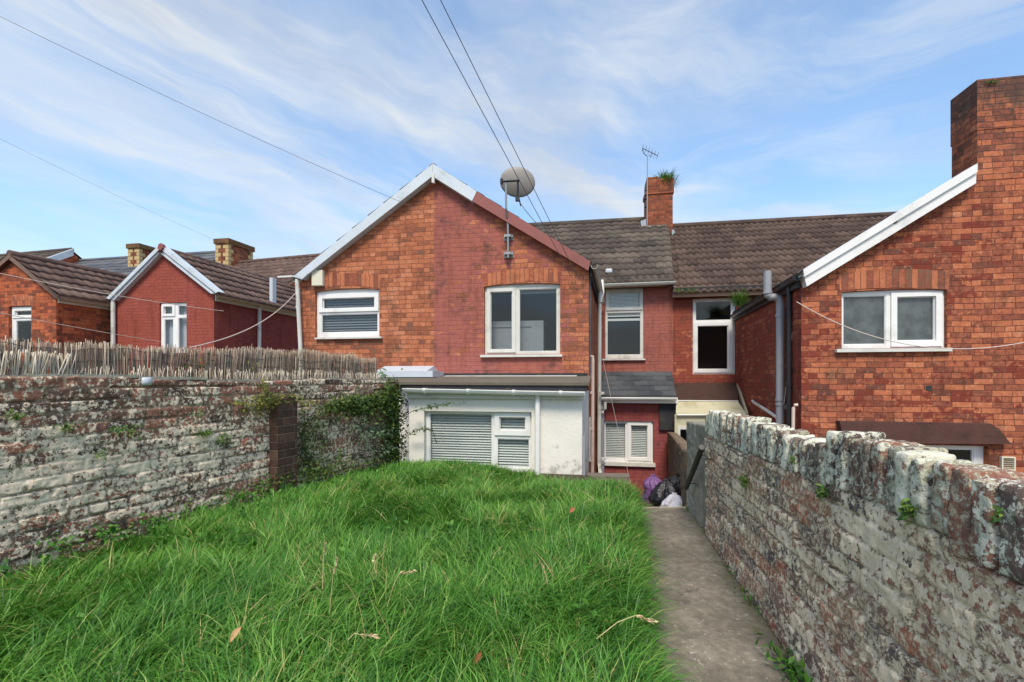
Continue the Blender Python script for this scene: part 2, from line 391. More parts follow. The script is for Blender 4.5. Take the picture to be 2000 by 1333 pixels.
def tile_roof(name, A, B, C, D, mat, parent, roll=0.145, course=0.36, amp=0.016, lip=0.028, seg=8, flat=False, thick=0.10):
    """A eave start, B eave end, C ridge over B, D ridge over A: wavy overlapping tile courses as real geometry."""
    A, B, C, D = [np.array(p, float) for p in (A, B, C, D)]
    W_ = np.linalg.norm(B - A); L = (np.linalg.norm(D - A) + np.linalg.norm(C - B)) / 2
    nr = max(2, int(round(L / course))); nu = max(4, int(W_ / roll * seg))
    nrm = np.cross(B - A, D - A); nrm /= np.linalg.norm(nrm)
    if nrm[2] < 0: nrm = -nrm
    u = np.linspace(0, 1, nu + 1); vs = []; fs = []; uvs = []
    if flat: wave = np.zeros_like(u)
    else:
        ph = (u * W_ / roll) % 1.0; wave = amp * (np.sin(2 * np.pi * ph) + 0.25 * np.sin(4 * np.pi * ph + 0.6))
    tix = np.floor(u * W_ / (roll * 2))
    base = 0
    for r in range(nr):
        s0, s1 = r / nr, min(1.0, (r + 1.12) / nr)
        jit = (hsh(tix, np.full_like(tix, r), 4.0) - 0.5) * 0.010
        for s, h in ((s0 + 0.0, -0.004), (s0, lip), (s0 + (s1 - s0) * 0.5, lip * 0.55), (s1, 0.0)):
            ss = s + (jit / L if s < s1 else 0)
            ss = np.clip(ss + np.zeros_like(u), -0.01, 1)
            P = (A[None] * (1 - u)[:, None] + B[None] * u[:, None]) * (1 - ss)[:, None] + (D[None] * (1 - u)[:, None] + C[None] * u[:, None]) * ss[:, None]
            P = P + nrm[None] * (h + wave + jit * 0.6)[:, None]
            vs.append(P); uvs.append(np.stack([u * W_, np.full_like(u, r + 0.5)], -1))
        for k in range(3):
            a = base + k * (nu + 1) + np.arange(nu); b = a + nu + 1
            fs.append(np.stack([a, a + 1, b + 1, b], -1))
        base += 4 * (nu + 1)
    verts = np.concatenate(vs); faces = np.concatenate(fs); uv = np.concatenate(uvs)
    # underside slab
    q = np.array([A - nrm * thick, B - nrm * thick, C - nrm * thick, D - nrm * thick, A, B, C, D])
    qf = np.array([[0, 1, 2, 3], [0, 1, 5, 4], [1, 2, 6, 5], [2, 3, 7, 6], [3, 0, 4, 7]]) + len(verts)
    verts = np.concatenate([verts, q]); faces = np.concatenate([faces, qf]); uv = np.concatenate([uv, np.zeros((8, 2))])
    return mesh_np(name, verts, faces, mat, parent, uv=uv, smooth=False)

def arc_top(u0, u1, z0, z1, rise, n=8):
    """window outline with a shallow segmental head of the given rise"""
    pts = [(u0, z0), (u1, z0)]
    for i in range(n + 1):
        k = i / n; pts.append((u1 + (u0 - u1) * k, z1 - rise + rise * (1 - (2 * k - 1) ** 2)))
    return pts
def rloop(u0, z0, u1, z1): return [(u0, z0), (u1, z0), (u1, z1), (u0, z1)]

def window(F, house, outer, panes, rise=0.0, rec=0.05, sill=None, sashes=(), blind=None, glass='glass', mat='white', sillmat='dirtywhite',
           depth=0.9, room='room', curtains=None):
    """outer, panes, sill, sashes: pixel rectangles. Returns the hole outline for the wall. Parts: window > pane, sill, blind, interior."""
    off = -rec
    u0, z0, u1, z1 = F.rect(*outer, off)
    hole = arc_top(u0, u1, z0, z1, rise) if rise else rloop(u0, z0, u1, z1)
    pr = [F.rect(*p, off + 0.012) for p in panes]
    pr = [(max(p[0], u0 + 0.014), max(p[1], z0 + 0.014), min(p[2], u1 - 0.014), min(p[3], z1 - 0.014)) for p in pr]
    g = 0.004
    out2 = arc_top(u0 + g, u1 - g, z0 + g, z1 - g, rise) if rise else rloop(u0 + g, z0 + g, u1 - g, z1 - g)
    mb = MB(); mb.plate(F, out2, [rloop(*p) for p in pr], off - 0.06, off)
    for sr in sashes:
        su0, sz0, su1, sz1 = F.rect(*sr, off + 0.02)
        inn = [rloop(*p) for p in pr if p[0] > su0 and p[2] < su1 and p[1] > sz0 and p[3] < sz1]
        mb.plate(F, rloop(su0, sz0, su1, sz1), inn, off + 0.001, off + 0.022)
    for p in pr:                                                   # glazing beads
        b = 0.012
        if p[2] - p[0] > 0.1: mb.plate(F, rloop(*p), [rloop(p[0] + b, p[1] + b, p[2] - b, p[3] - b)], off - 0.03, off - 0.008)
    w = mb.build('window', MAT[mat], house)
    for p in pr:
        MB().box(F, p[0], p[2], p[1], p[3], off - 0.034, off - 0.028).build('pane', MAT[glass], w)
    if sill:
        a, c, b_, d = F.rect(*sill, 0.05)
        MB().box(F, a, b_, c, d, -rec + 0.003, 0.06).build('sill', MAT[sillmat], w)
    if blind:
        bm = MB(); pitch = blind.get('pitch', 0.036); lo = blind.get('to', 0.0)
        for p in pr if blind.get('only') is None else [pr[i] for i in blind['only']]:
            z = p[3] + 0.01; zend = p[1] + (p[3] - p[1]) * lo - 0.01
            while z > zend:
                tilt = blind.get('tilt', 0.6); hw = pitch * 0.52
                dzv = ZU * (-math.sin(tilt) * hw); dn = F.n * (math.cos(tilt) * hw); zz = z + random.uniform(-0.002, 0.002)
                c0 = F.P(p[0] - 0.02, zz, off - 0.075)
                bm.para(c0 - dzv - dn, F.d * (p[2] - p[0] + 0.04), (dzv + dn) * 2, ZU * 0.0015)
                z -= pitch
            if lo > 0: bm.box(F, p[0] - 0.02, p[2] + 0.02, z - 0.02, z + 0.03, off - 0.13, off - 0.10)
        bm.build('blind', MAT[blind.get('mat', 'blindw')], w)
    if curtains:
        cm = MB()
        for (a, b_) in curtains:
            for p in pr:
                pass
            n = 24; pts = []
            ua, ub = u0 + (u1 - u0) * a, u0 + (u1 - u0) * b_
            for i in range(n + 1):
                uu = ua + (ub - ua) * i / n; oo = off - 0.13 + 0.018 * math.sin(i * 1.9) 
                pts.append((uu, oo))
            for i in range(n):
                cm.quad(F.P(pts[i][0], z0, pts[i][1]), F.P(pts[i + 1][0], z0, pts[i + 1][1]), F.P(pts[i + 1][0], z1, pts[i + 1][1]), F.P(pts[i][0], z1, pts[i][1]))
        cm.build('curtain', MAT['net'], w)
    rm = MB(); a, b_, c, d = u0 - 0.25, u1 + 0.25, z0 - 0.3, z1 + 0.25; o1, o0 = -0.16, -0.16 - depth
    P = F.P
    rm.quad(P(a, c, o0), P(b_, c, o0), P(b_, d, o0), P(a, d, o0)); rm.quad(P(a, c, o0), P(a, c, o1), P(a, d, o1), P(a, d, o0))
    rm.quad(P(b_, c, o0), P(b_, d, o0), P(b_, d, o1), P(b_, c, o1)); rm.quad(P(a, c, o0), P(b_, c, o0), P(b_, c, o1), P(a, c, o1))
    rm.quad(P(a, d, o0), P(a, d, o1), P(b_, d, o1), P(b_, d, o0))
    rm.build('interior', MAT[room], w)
    return hole

def gutter(A, B, side, mat, parent, r=0.055, name='gutter', brackets=0):
    mb = MB(); prof = [(r * math.cos(a), r * math.sin(a) + 0.0) for a in [math.pi + math.pi * k / 8 for k in range(9)]]
    inner = [(h * 0.9, v * 0.9) for h, v in reversed(prof)]
    prof = [(-r * 1.12, 0.006), (-r * 1.12, -0.006)] + prof[0:1] + prof[1:-1] + prof[-1:] + [(r * 1.12, -0.006), (r * 1.12, 0.006)] + inner
    mb.extr(A, B, prof, side)
    A, B = Vector(A), Vector(B)
    for i in range(brackets):
        c = A.lerp(B, (i + 0.5) / brackets); dr = (B - A).normalized()
        pp = [((r + 0.008) * math.cos(a), (r + 0.008) * math.sin(a)) for a in [math.pi + math.pi * k / 8 for k in range(9)]] + [(r, 0.012), (-r, 0.012)]
        mb.extr(c - dr * 0.018, c + dr * 0.018, pp, side)
    return mb.build(name, mat, parent)

# ================================================================== SETTING
def sheet(name, pts, z, mat): 
    m = MB(); m.add([(p[0], p[1], z) for p in pts], [tuple(range(len(pts)))]); return m.build(name, mat)
MAT['ground'] = simple('bare_ground', S(112, 104, 88), 0.95, 0.25, 1.2, dirt=S(70, 84, 48), dirtamt=0.6, bump=0.01)
g = sheet('ground', [(-400, -400), (400, -400), (400, 400), (-400, 400)], -1.4, MAT['ground']); kind(g, 'structure')

GROUND = -1.4
# ================================================================== CENTRAL GABLE HOUSE
F1 = facade(1150, 7.0)
def U(F, px, py=640): return F.O.dot(F.d) + F.uv(px, py)[0]
up = U(F1, 847); ur = U(F1, 1150); uw = U(F1, 1095)
zs = F1.uv(1000, 696)[1]
def paint_central(t, u, v):
    a = t.step(u, up - 0.012, up + 0.012)
    d = t.mr(u, up + 0.2, ur, 0.74, 0.34)
    low = t.m('MULTIPLY', t.step(v, zs, zs - 0.05), t.mr(u, uw - 0.1, uw + 0.15, 0.45, -0.05))
    return t.m('SUBTRACT', t.m('MULTIPLY', t.m('ADD', d, low), a), t.m('MULTIPLY', t.m('SUBTRACT', 1.0, a), 0.5))
MAT['brick_central'] = brick_mat('orange_brick_part_painted', ORANGE, MORT, bw=0.215, ch=0.0735, paint=paint_central, paintc=S(158, 92, 84), dirtamt=0.66)
MAT['brick_soldier'] = brick_mat('arch_brick', [(0, BR_BR), (0.25, BR_RED), (0.6, BR_OR), (1, BR_OR)], MORT, bw=0.075, ch=3.0, soldier=True, dirtamt=0.45)

c1 = F1.P(F1.uv(870, 640)[0], 0); 
house1 = thing('brick_house', 'orange brick gable end with its right half painted dull red, behind the white extension', 'house', (c1.x, c1.y, GROUND))
uL = F1.uv(588, 600)[0]; zL = F1.uv(592, 545)[1]; zR = F1.uv(1150, 521)[1]; ap = F1.uv(845, 333)
holes = []
holes.append(window(F1, house1, (619, 565, 743.5, 659.5), [(630, 582, 731.5, 602.5), (627, 613.5, 737.5, 649.5)], rise=0.03, sashes=[(622.5, 574, 739, 609)],
                    sill=(615, 659, 745, 662), blind=dict(mat='blindg', pitch=0.045, tilt=0.9)))
holes.append(window(F1, house1, (947, 555, 1094.5, 692.5), [(957.5, 570, 1000.5, 683.5), (1013.7, 564, 1088, 687)], rise=0.03, sashes=[(951, 563, 1007, 689)],
                    sill=(938, 693, 1098, 697.5), mat='dirtywhite'))
wr = [o_ for o_ in house1.children if o_.name.startswith('window')][-1]
ra = F1.rect(957, 628, 1062, 690, -0.4); rb = F1.rect(1014, 560, 1089, 574, -0.12)
cb = MB(); cb.box(F1, ra[0], ra[2], ra[1], ra[3], -0.75, -0.35); cb.box(F1, ra[0] + 0.05, ra[2] - 0.2, ra[3] - 0.10, ra[3] - 0.085, -0.35, -0.335)  # added pale box standing in for the lighter reflections in this pane
cb.build('pale_reflection_box', MAT['greypipe'], wr); MB().box(F1, rb[0], rb[2], rb[1], rb[3] + 0.02, -0.16, -0.11).build('blind', MAT['blindg'], wr)
mb = MB()
outer = [(uL, GROUND), (0, GROUND), (0, zR), ap, (uL, zL)]
mb.plate(F1, outer, holes, -0.12, 0.0)
mb.para(F1.P(0, GROUND, -0.12), -F1.d * 0.1, DEPTH * 3.3, ZU * (zR - GROUND))
mb.para(F1.P(uL, GROUND, -0.12), F1.d * 0.1, DEPTH * 5.0, ZU * (zL - GROUND))
mb.build('wall', MAT['brick_central'], house1)
def px_poly(F, pts, off): return [F.uv(x, y, off) for x, y in pts]
def arch(F, house, pts, name='brick_arch'):
    MB().plate(F, px_poly(F, pts, 0.003), [], -0.02, 0.004).build(name, MAT['brick_soldier'], house)
arch(F1, house1, [(634, 563), (664, 558.5), (700, 558.5), (742, 564), (744, 538), (700, 534), (660, 534), (631, 539)])
arch(F1, house1, [(947, 560), (985, 553.5), (1040, 550), (1094, 552), (1096, 524), (1040, 524), (985, 529), (943, 536)])
o = 0.13
for nm, mt_, pts in (('bargeboard', 'barge', [(572, 541), (845, 320), (845, 344), (598, 538), (590, 546)]),
                     ('bargeboard', 'barge', [(845.6, 320), (931, 374), (922, 393), (845.6, 345)]),
                     ('bargeboard', 'redboard', [(931.5, 374.5), (1153, 511), (1149, 529), (922.5, 393.3)])):
    b = MB().plate(F1, px_poly(F1, pts, o), [], -0.03, o).build(nm, MAT[mt_], house1)
    b['label'] = 'grey white board' if mt_ == 'barge' else 'red painted board'
MB().plate(F1, px_poly(F1, [(843, 338), (848, 338), (848, 357), (843, 357)], o + 0.02), [], o - 0.03, o + 0.02).build('finial_strip', MAT['dirtywhite'], house1)
eL = F1.px(570, 543, 0.125) - ZU * 0.004; eR = F1.px(1155, 512, 0.125) - ZU * 0.016; rg = F1.px(845, 320, 0.125) - ZU * 0.008
tile_roof('roof_slope', eL, eL + DEPTH * 6, rg + DEPTH * 6, rg, MAT['tile_dark'], house1, course=0.34, lip=0.02, amp=0.008, thick=0.03)
tile_roof('roof_slope', eR, eR + DEPTH * 6, rg + DEPTH * 6, rg, MAT['tile_dark'], house1, course=0.34, lip=0.012, amp=0.004, thick=0.03)
MB().tube([rg + V(0, 0, -0.055), rg + V(0, 0, -0.055) + DEPTH * 6], 0.07, 10).build('ridge_tiles', MAT['cement'], house1)
side = V(DEPTH.y, -DEPTH.x, 0)
gA = F1.px(1161, 519, 0.12); gutter(gA, gA + DEPTH * 3.3, side, MAT['dirtywhite'], house1, 0.05)
MB().para(F1.P(0.012, zR - 0.16, 0.02), side * 0.03, DEPTH * 3.2, ZU * 0.2).build('fascia', MAT['blackfelt'], house1)
gB = F1.px(577, 545, 0.10); gutter(gB - F1.n * 0.0, gB + DEPTH * 5, -side, MAT['dirtywhite'], house1, 0.05)
MB().box(F1, F1.uv(551, 540)[0], F1.uv(598, 540)[0], F1.uv(570, 545)[1], F1.uv(570, 541.5)[1], 0.05, 0.12).build('gutter_end', MAT['dirtywhite'], house1)
dp = MB(); a = F1.px(580, 546, 0.09); dp.tube([a, F1.px(588, 700, 0.07), F1.px(589, 760, 0.07)], 0.034, 10)
for y in (600, 690): c = F1.px(580 + (y - 546) * 0.052, y, 0.06); dp.tube([c - ZU * 0.02, c + ZU * 0.02], 0.044, 10)
dp.build('downpipe', MAT['dirtywhite'], house1)
# side pipes on the right flank (beside the extension)
FS1 = Frame(F1.P(0, 0), (DEPTH.x, DEPTH.y), (side.x, side.y))
def pipe(name, pts, r, mat, parent, collars=()):
    m = MB(); m.tube(pts, r, 10)
    for i in collars:
        p = Vector(pts[0]).lerp(Vector(pts[-1]), i); m.tube([p - ZU * 0.022, p + ZU * 0.022], r * 1.28, 10)
    return m.build(name, mat, parent)
q = lambda x, y, off=0.06: FS1.px(x, y, off)
pA = FS1.P(2.0, F1.uv(1150, 575)[1], 0.07)
zz = lambda y, u: EYE + (HOR - y) / FOC * (7.0 + u * DEPTH.y)
def onflank(px, u, y):      # point on ray column px at flank depth u
    Y = FS1.P(u, 0).y; return at(px, y, Y)
pipe('downpipe', [onflank(1171.5, 1.7, 571), onflank(1170, 1.7, 905), onflank(1172, 1.55, 925), onflank(1179, 1.45, 934)], 0.036, MAT['dirtywhite'], house1, (0.05, 0.55, 0.9))
pipe('downpipe', [onflank(1176, 2.3, 548), onflank(1177, 2.2, 572), onflank(1172, 1.7, 590)], 0.034, MAT['dirtywhite'], house1)
pipe('waste_pipe', [onflank(1153, 0.5, 697), onflank(1157.5, 0.5, 697), onflank(1157.8, 0.5, 706), onflank(1157, 0.5, 932)], 0.028, MAT['pinkpipe'], house1, (0.3, 0.6))
pipe('waste_pipe', [onflank(1151.5, 0.25, 815), onflank(1151, 0.25, 892), onflank(1152.5, 0.25, 902)], 0.018, MAT['dirtywhite'], house1)
m = MB(); m.tube([onflank(1153.2, 0.08, 540), onflank(1153, 0.08, 640), onflank(1152.6, 0.08, 740)], 0.009, 6); m.build('wall_cable', MAT['cable'], house1)

# alarm box, dish
am = MB(); am.box(F1, *[F1.rect(608, 527.5, 629.5, 558.5, 0.08)[i] for i in (0, 2, 1, 3)], 0.001, 0.08)
al = am.build('alarm_box', MAT['cream']); tag(al, 'cream alarm box on the orange brick wall above the small window', 'alarm box')
bv = al.modifiers.new('b', 'BEVEL'); bv.width = 0.012; bv.segments = 3
dp_ = F1.px(992, 480, 0.10)
dish = thing('satellite_dish', 'weathered oval satellite dish on a bent pole above the red bargeboard', 'satellite dish', dp_)
MB().tube([F1.px(992.5, 504, 0.10), F1.px(992, 433, 0.10), F1.px(988.5, 408, 0.20), F1.px(988, 350, 0.22)], 0.017, 10).build('pole', MAT['galv'], dish)
for yb in (463, 497):
    bm_ = MB(); u_, z_ = F1.uv(992.5, yb, 0.05); bm_.box(F1, u_ - 0.075, u_ + 0.075, z_ - 0.045, z_ + 0.045, 0.0, 0.015)
    bm_.box(F1, u_ - 0.05, u_ + 0.05, z_ - 0.018, z_ + 0.018, 0.015, 0.12); bm_.tube([F1.P(u_ - 0.06, z_, 0.02), F1.P(u_ - 0.06, z_, 0.05)], 0.012, 6); bm_.tube([F1.P(u_ + 0.06, z_, 0.02), F1.P(u_ + 0.06, z_, 0.05)], 0.012, 6)
    bm_.build('bracket', MAT['galv'], dish)
dc = F1.px(1011, 356, 0.06)
axis = V(0.05, -0.93, -0.22).normalized(); ax1 = V(1, 0.06, -0.10).normalized(); ax1 = (ax1 - axis * ax1.dot(axis)).normalized(); ax2 = axis.cross(ax1)
rs = []; R1, R2 = 0.278, 0.225
vs = []; fs = []; nr_, na = 8, 40
for lay in (0, 1):
    for i in range(nr_ + 1):
        k = i / nr_
        for j in range(na):
            a = 2 * math.pi * j / na
            vs.append(dc + ax1 * (R1 * k * math.cos(a)) + ax2 * (R2 * k * math.sin(a)) - axis * (0.045 * k * k - 0.03) - axis * (0.006 * lay))
for lay in (0, 1):
    b0 = lay * (nr_ + 1) * na
    for i in range(nr_):
        for j in range(na):
            fs.append((b0 + i * na + j, b0 + i * na + (j + 1) % na, b0 + (i + 1) * na + (j + 1) % na, b0 + (i + 1) * na + j))
b0 = nr_ * na; b1 = (nr_ + 1) * na + nr_ * na
for j in range(na): fs.append((b0 + j, b0 + (j + 1) % na, b1 + (j + 1) % na, b1 + j))
MB().add(vs, fs).build('reflector', MAT['dish'], dish, smooth=True)
am = MB(); bp = lambda x, y, o_: F1.px(x, y, o_)
am.tube([bp(980, 355, 0.23), bp(1015, 353, 0.23)], 0.016, 6); am.tube([bp(980, 350, 0.22), bp(980, 360, 0.22)], 0.022, 8); am.tube([bp(1011.5, 351, 0.22), bp(1011.5, 384, 0.20)], 0.017, 8)
am.para(bp(1007.5, 386, 0.16), F1.d * 0.06, -ZU * 0.07, F1.n * 0.05)
am.tube([bp(1012, 380, 0.20), bp(1015, 394, 0.10), bp(1017, 402, -0.25)], 0.011, 6)
am.build('feed_arm', MAT['blackplastic'], dish)

# ================================================================== WHITE EXTENSION
FE = facade(1137, 5.7)
ext = thing('white_extension', 'white rendered lean to extension with a wide slatted window behind the lawn', 'extension', tuple(FE.P(FE.uv(968, 800)[0], GROUND)))
def render_mat():
    mt, t, b, o_ = newmat('white_painted_render'); u, v, _ = t.sep(t.uv()); p = t.xyz(u, v, 0)
    c = S(228, 222, 211); n = t.noise(p, 2.2, 6, 0.65); f = t.noise(p, 30, 4, 0.6)
    k = t.mr(n, 0.3, 0.7, 0.9, 1.03); c = t.mix(1.0, c, t.xyz(k, k, k), 'MULTIPLY')
    low = t.mr(v, -0.15, 0.45, 0.16, -0.02)
    d = t.step(t.m('ADD', t.noise(p, 5, 8, 0.7), low), 0.60, 0.72)
    c = t.mix(t.m('MULTIPLY', d, 0.65), c, S(138, 136, 128))
    cr = t.vor(t.xyz(t.m('ADD', u, t.m('MULTIPLY', n, 0.5)), t.m('ADD', v, t.m('MULTIPLY', t.noise(p, 3, 4, 0.6), 0.5)), 0), 1.3, 'DISTANCE_TO_EDGE')
    c = t.mix(t.m('MULTIPLY', t.m('SUBTRACT', 1.0, t.step(cr, 0.001, 0.004)), 0.14), c, S(120, 118, 112))
    t.put(b.inputs['Base Color'], c); b.inputs['Roughness'].default_value = 0.8
    t.put(b.inputs['Normal'], t.bump(t.m('ADD', t.m('MULTIPLY', f, 0.4), n), 0.008)); return mt
MAT['render'] = render_mat()
eu0 = FE.uv(799, 850)[0]; zt = FE.uv(968, 767)[1]
eh = window(FE, ext, (832, 803.5, 1039.5, 925), [(838, 808, 961, 915), (975, 815, 1026.5, 841.5), (970, 857.5, 1034, 915)], rec=0.07, sashes=[(966, 806.5, 1035.5, 851)],
            blind=dict(mat='blindw', pitch=0.034, tilt=0.75))
em = MB(); em.plate(FE, [(eu0, GROUND), (0, GROUND), (0, zt), (eu0, zt)], [eh], -0.12, 0.0)
wl = 1.28
em.para(FE.P(0, GROUND, -0.12), -FE.d * 0.1, DEPTH * (wl - 0.02), ZU * (zt - GROUND)); em.para(FE.P(eu0, GROUND, -0.12), FE.d * 0.1, DEPTH * (wl - 0.05), ZU * (zt - GROUND))
em.build('wall', MAT['render'], ext)
# corner bead board on the flank and fascia, roof, gutter
MB().box(FE, eu0 - 0.02, 0.03, FE.uv(968, 779)[1], FE.uv(968, 766)[1], 0.001, 0.05).build('fascia', MAT['dirtywhite'], ext)
zf = 1.150; zb = F1.uv(1000, 735)[1]
rm = MB(); A = FE.P(eu0 - 0.14, zf, 0.10); B = FE.P(0.09, zf - 0.008, 0.10); k0 = F1.P(F1.uv(772, 735)[0], zb, 0.0); k1 = F1.P(0.03, zb, 0.0)
rm.add([A, B, k1, k0, A - ZU * 0.035, B - ZU * 0.035, k1 - ZU * 0.035, k0 - ZU * 0.035], [(0, 1, 2, 3), (7, 6, 5, 4), (0, 4, 5, 1), (1, 5, 6, 2), (2, 6, 7, 3), (3, 7, 4, 0)])
MAT['feltroof'] = simple('mossy_felt_roof', S(98, 90, 78), 0.9, 0.2, 3, dirt=S(96, 96, 64), dirtamt=0.7, bump=0.004)
rm.build('roof', MAT['feltroof'], ext)
MB().box(FE, eu0 - 0.10, 0.06, zf - 0.11, zf - 0.037, -0.05, 0.075).build('roof_edge', MAT['blackfelt'], ext)
gutter(FE.px(789, 759.5, 0.13), FE.px(1142, 766.5, 0.13), FE.n, MAT['white'], ext, 0.052, brackets=4)
pipe('downpipe', [FE.px(1050, 770, 0.10), FE.px(1050, 779, 0.06), FE.px(1049.5, 935, 0.06)], 0.033, MAT['white'], ext)
fl = MB(); fl.box(F1, F1.uv(845, 735)[0], -0.02, zb - 0.0, zb + 0.045, 0.002, 0.02); fl.build('flashing', MAT['blackfelt'], ext)
fl = MB(); fl.para(F1.P(F1.uv(872, 735)[0], zb + 0.004, 0.02), F1.d * 2.1, -F1.n * -0.13 - ZU * 0.010, ZU * 0.006); fl.build('flashing', MAT['dirtywhite'], ext)
pipe('waste_pipe', [FE.px(1140.5, 850, 0.02), FE.px(1140.5, 945, 0.02)], 0.018, MAT['greypipe'], ext)

# neighbour's white capped flat roof left of the extension
FN = facade(847, 6.9); nb = thing('neighbour_extension', 'low flat roofed extension with white metal edge under the orange brick gable', 'extension', tuple(FN.P(-0.5, GROUND)))
a0 = FN.uv(735, 730)[0]; 
MB().plate(FN, [(a0, GROUND), (-0.01, GROUND), (-0.01, FN.uv(800, 738)[1]), (a0, FN.uv(800, 738)[1])], [], -0.55, -0.02).build('wall', MAT['render'], nb)
nm = MB(); z0_, z1_ = FN.uv(800, 737)[1], FN.uv(800, 725)[1]; nm.box(FN, a0, -0.005, z0_, z1_, -0.53, 0.03)
nm.add([FN.P(a0, z1_, 0.03), FN.P(-0.1, z1_, 0.03), FN.P(-0.1, z1_ + 0.085, -0.30), FN.P(a0, z1_ + 0.085, -0.30), FN.P(a0, z1_, -0.5), FN.P(-0.1, z1_, -0.5)], [(0, 1, 2, 3), (3, 2, 5, 4), (1, 5, 2), (0, 3, 4)])
nm.build('roof_edge', MAT['flue'], nb)

# ================================================================== TERRACE BEHIND (two houses of the row)
FM = facade(1172, 10.2)
um = lambda px, off=0.0: FM.uv(px, 640, off)[0]
upt = um(1316)
RED2 = S(158, 94, 84)
MAT['brick_redpaint'] = brick_mat('red_painted_brick', MIXED, S(104, 54, 48), paint=0.98, paintc=RED2, dirtamt=0.35)
MAT['brick_redworn'] = brick_mat('worn_red_painted_brick', MIXED, S(96, 50, 42), paint=0.60, paintc=S(142, 70, 58), dirtamt=0.5)
hM = thing('terraced_house', 'red painted back wall with a slatted top window, left of the roof party line', 'house', tuple(FM.P(um(1245), GROUND)))
zeM = FM.uv(1250, 554)[1]
h = [window(FM, hM, (1182, 563, 1257, 701), [(1189.3, 571, 1249.3, 601), (1185.7, 611, 1251.5, 693.5)], sashes=[(1183.5, 565, 1255.5, 606)], sill=(1176, 701, 1260.5, 704), mat='dirtywhite')]
# slatted blind drawn over the upper light only
uW = hM.children[-1]
p0 = FM.rect(1186, 571, 1252, 624, -0.05); bm_ = MB(); z = p0[3]
while z > p0[1] + 0.05:
    bm_.para(FM.P(p0[0], z, -0.088), FM.d * (p0[2] - p0[0]), ZU * 0.023 - FM.n * 0.006, -FM.n * 0.0015); z -= 0.030
bm_.box(FM, p0[0], p0[2], p0[1] - 0.03, p0[1] + 0.02, -0.13, -0.09); bm_.build('blind', MAT['blindw'], uW)
mb = MB(); mb.plate(FM, [(um(1120), GROUND), (upt - 0.004, GROUND), (upt - 0.004, zeM), (um(1120), zeM)], h, -0.12, 0.0); mb.build('wall', MAT['brick_redpaint'], hM)
zr1 = 5.85
def ridge_at(px, py, zr): return at(px, py, (zr - EYE) * FOC / (HOR - py))
eA = FM.px(1100, 557.5, 0.22); eB = FM.px(1317.5, 550.5, 0.22); eA.z = eB.z = (eA.z + eB.z) / 2
rC = ridge_at(1304, 428.5, zr1); rD = ridge_at(1020, 443, zr1)
tile_roof('roof_slope', eA, eB, rC, rD, MAT['tile_dark'], hM, roll=0.15, course=0.38, amp=0.015, lip=0.036)
bk = V(0.17, 1, 0) * 3.7; bk.z = -(zr1 - eA.z)
MB().quad(rD, rC, rC + bk, rD + bk).build('roof_slope', MAT['tile_dark'], hM)
MB().tube([rD, rC], 0.10, 10).build('ridge_tiles', MAT['tile_dark'], hM)
gutter(FM.px(1174, 556.5, 0.27), FM.px(1319.5, 551, 0.27), FM.n, MAT['dirtywhite'], hM, 0.055)
MB().box(FM, um(1178), upt - 0.01, zeM - 0.02, zeM + 0.12, -0.02, 0.06).build('fascia', MAT['blackfelt'], hM)
vn = MB(); vp = at(1182.5, 533.5, 10.35); vn.para(vp, FM.d * 0.155, ZU * 0.10, -FM.n * 0.25); vnt = vn.build('roof_vent', MAT['flue'], hM); bv = vnt.modifiers.new('b', 'BEVEL'); bv.width = 0.025; bv.segments = 2
pipe('soil_pipe', [FM.px(1175.5, 783, 0.9), FM.px(1175.5, 935, 0.9)], 0.05, MAT['greypipe'], hM, (0.1, 0.8))

hN = thing('terraced_house', 'worn red brick back wall with a tall white window, right of the roof party line', 'house', tuple(FM.P(um(1380), GROUND)))
zeN = FM.uv(1380, 573)[1]
h = [window(FM, hN, (1352.3, 583, 1436, 731.6), [(1358.6, 588.5, 1429, 626), (1362, 636.5, 1422.5, 721.7)], sashes=[(1355.5, 630, 1432, 728)], mat='white')]
mb = MB(); mb.plate(FM, [(upt + 0.004, GROUND), (um(1640), GROUND), (um(1640), zeN), (upt + 0.004, zeN)], h, -0.12, -0.004); mb.build('wall', MAT['brick_redworn'], hN)
zr2 = 5.62
fA = FM.px(1314, 573, 0.25); fB = FM.P(um(1900), fA.z, 0.25)
sC = ridge_at(1760, 420.5, zr2); sD = ridge_at(1303, 444.5, zr2)
tile_roof('roof_slope', fA, fB, sC, sD, MAT['tile_brown'], hN, roll=0.15, course=0.38, amp=0.02, lip=0.038)
bk.z = -(zr2 - fA.z); MB().quad(sD, sC, sC + bk, sD + bk).build('roof_slope', MAT['tile_brown'], hN)
MB().tube([sD, sC], 0.10, 10).build('ridge_tiles', MAT['tile_brown'], hN)
MB().box(FM, upt + 0.02, um(1640), zeN - 0.06, zeN + 0.10, 0.0, 0.20).build('fascia', MAT['blackfelt'], hN)

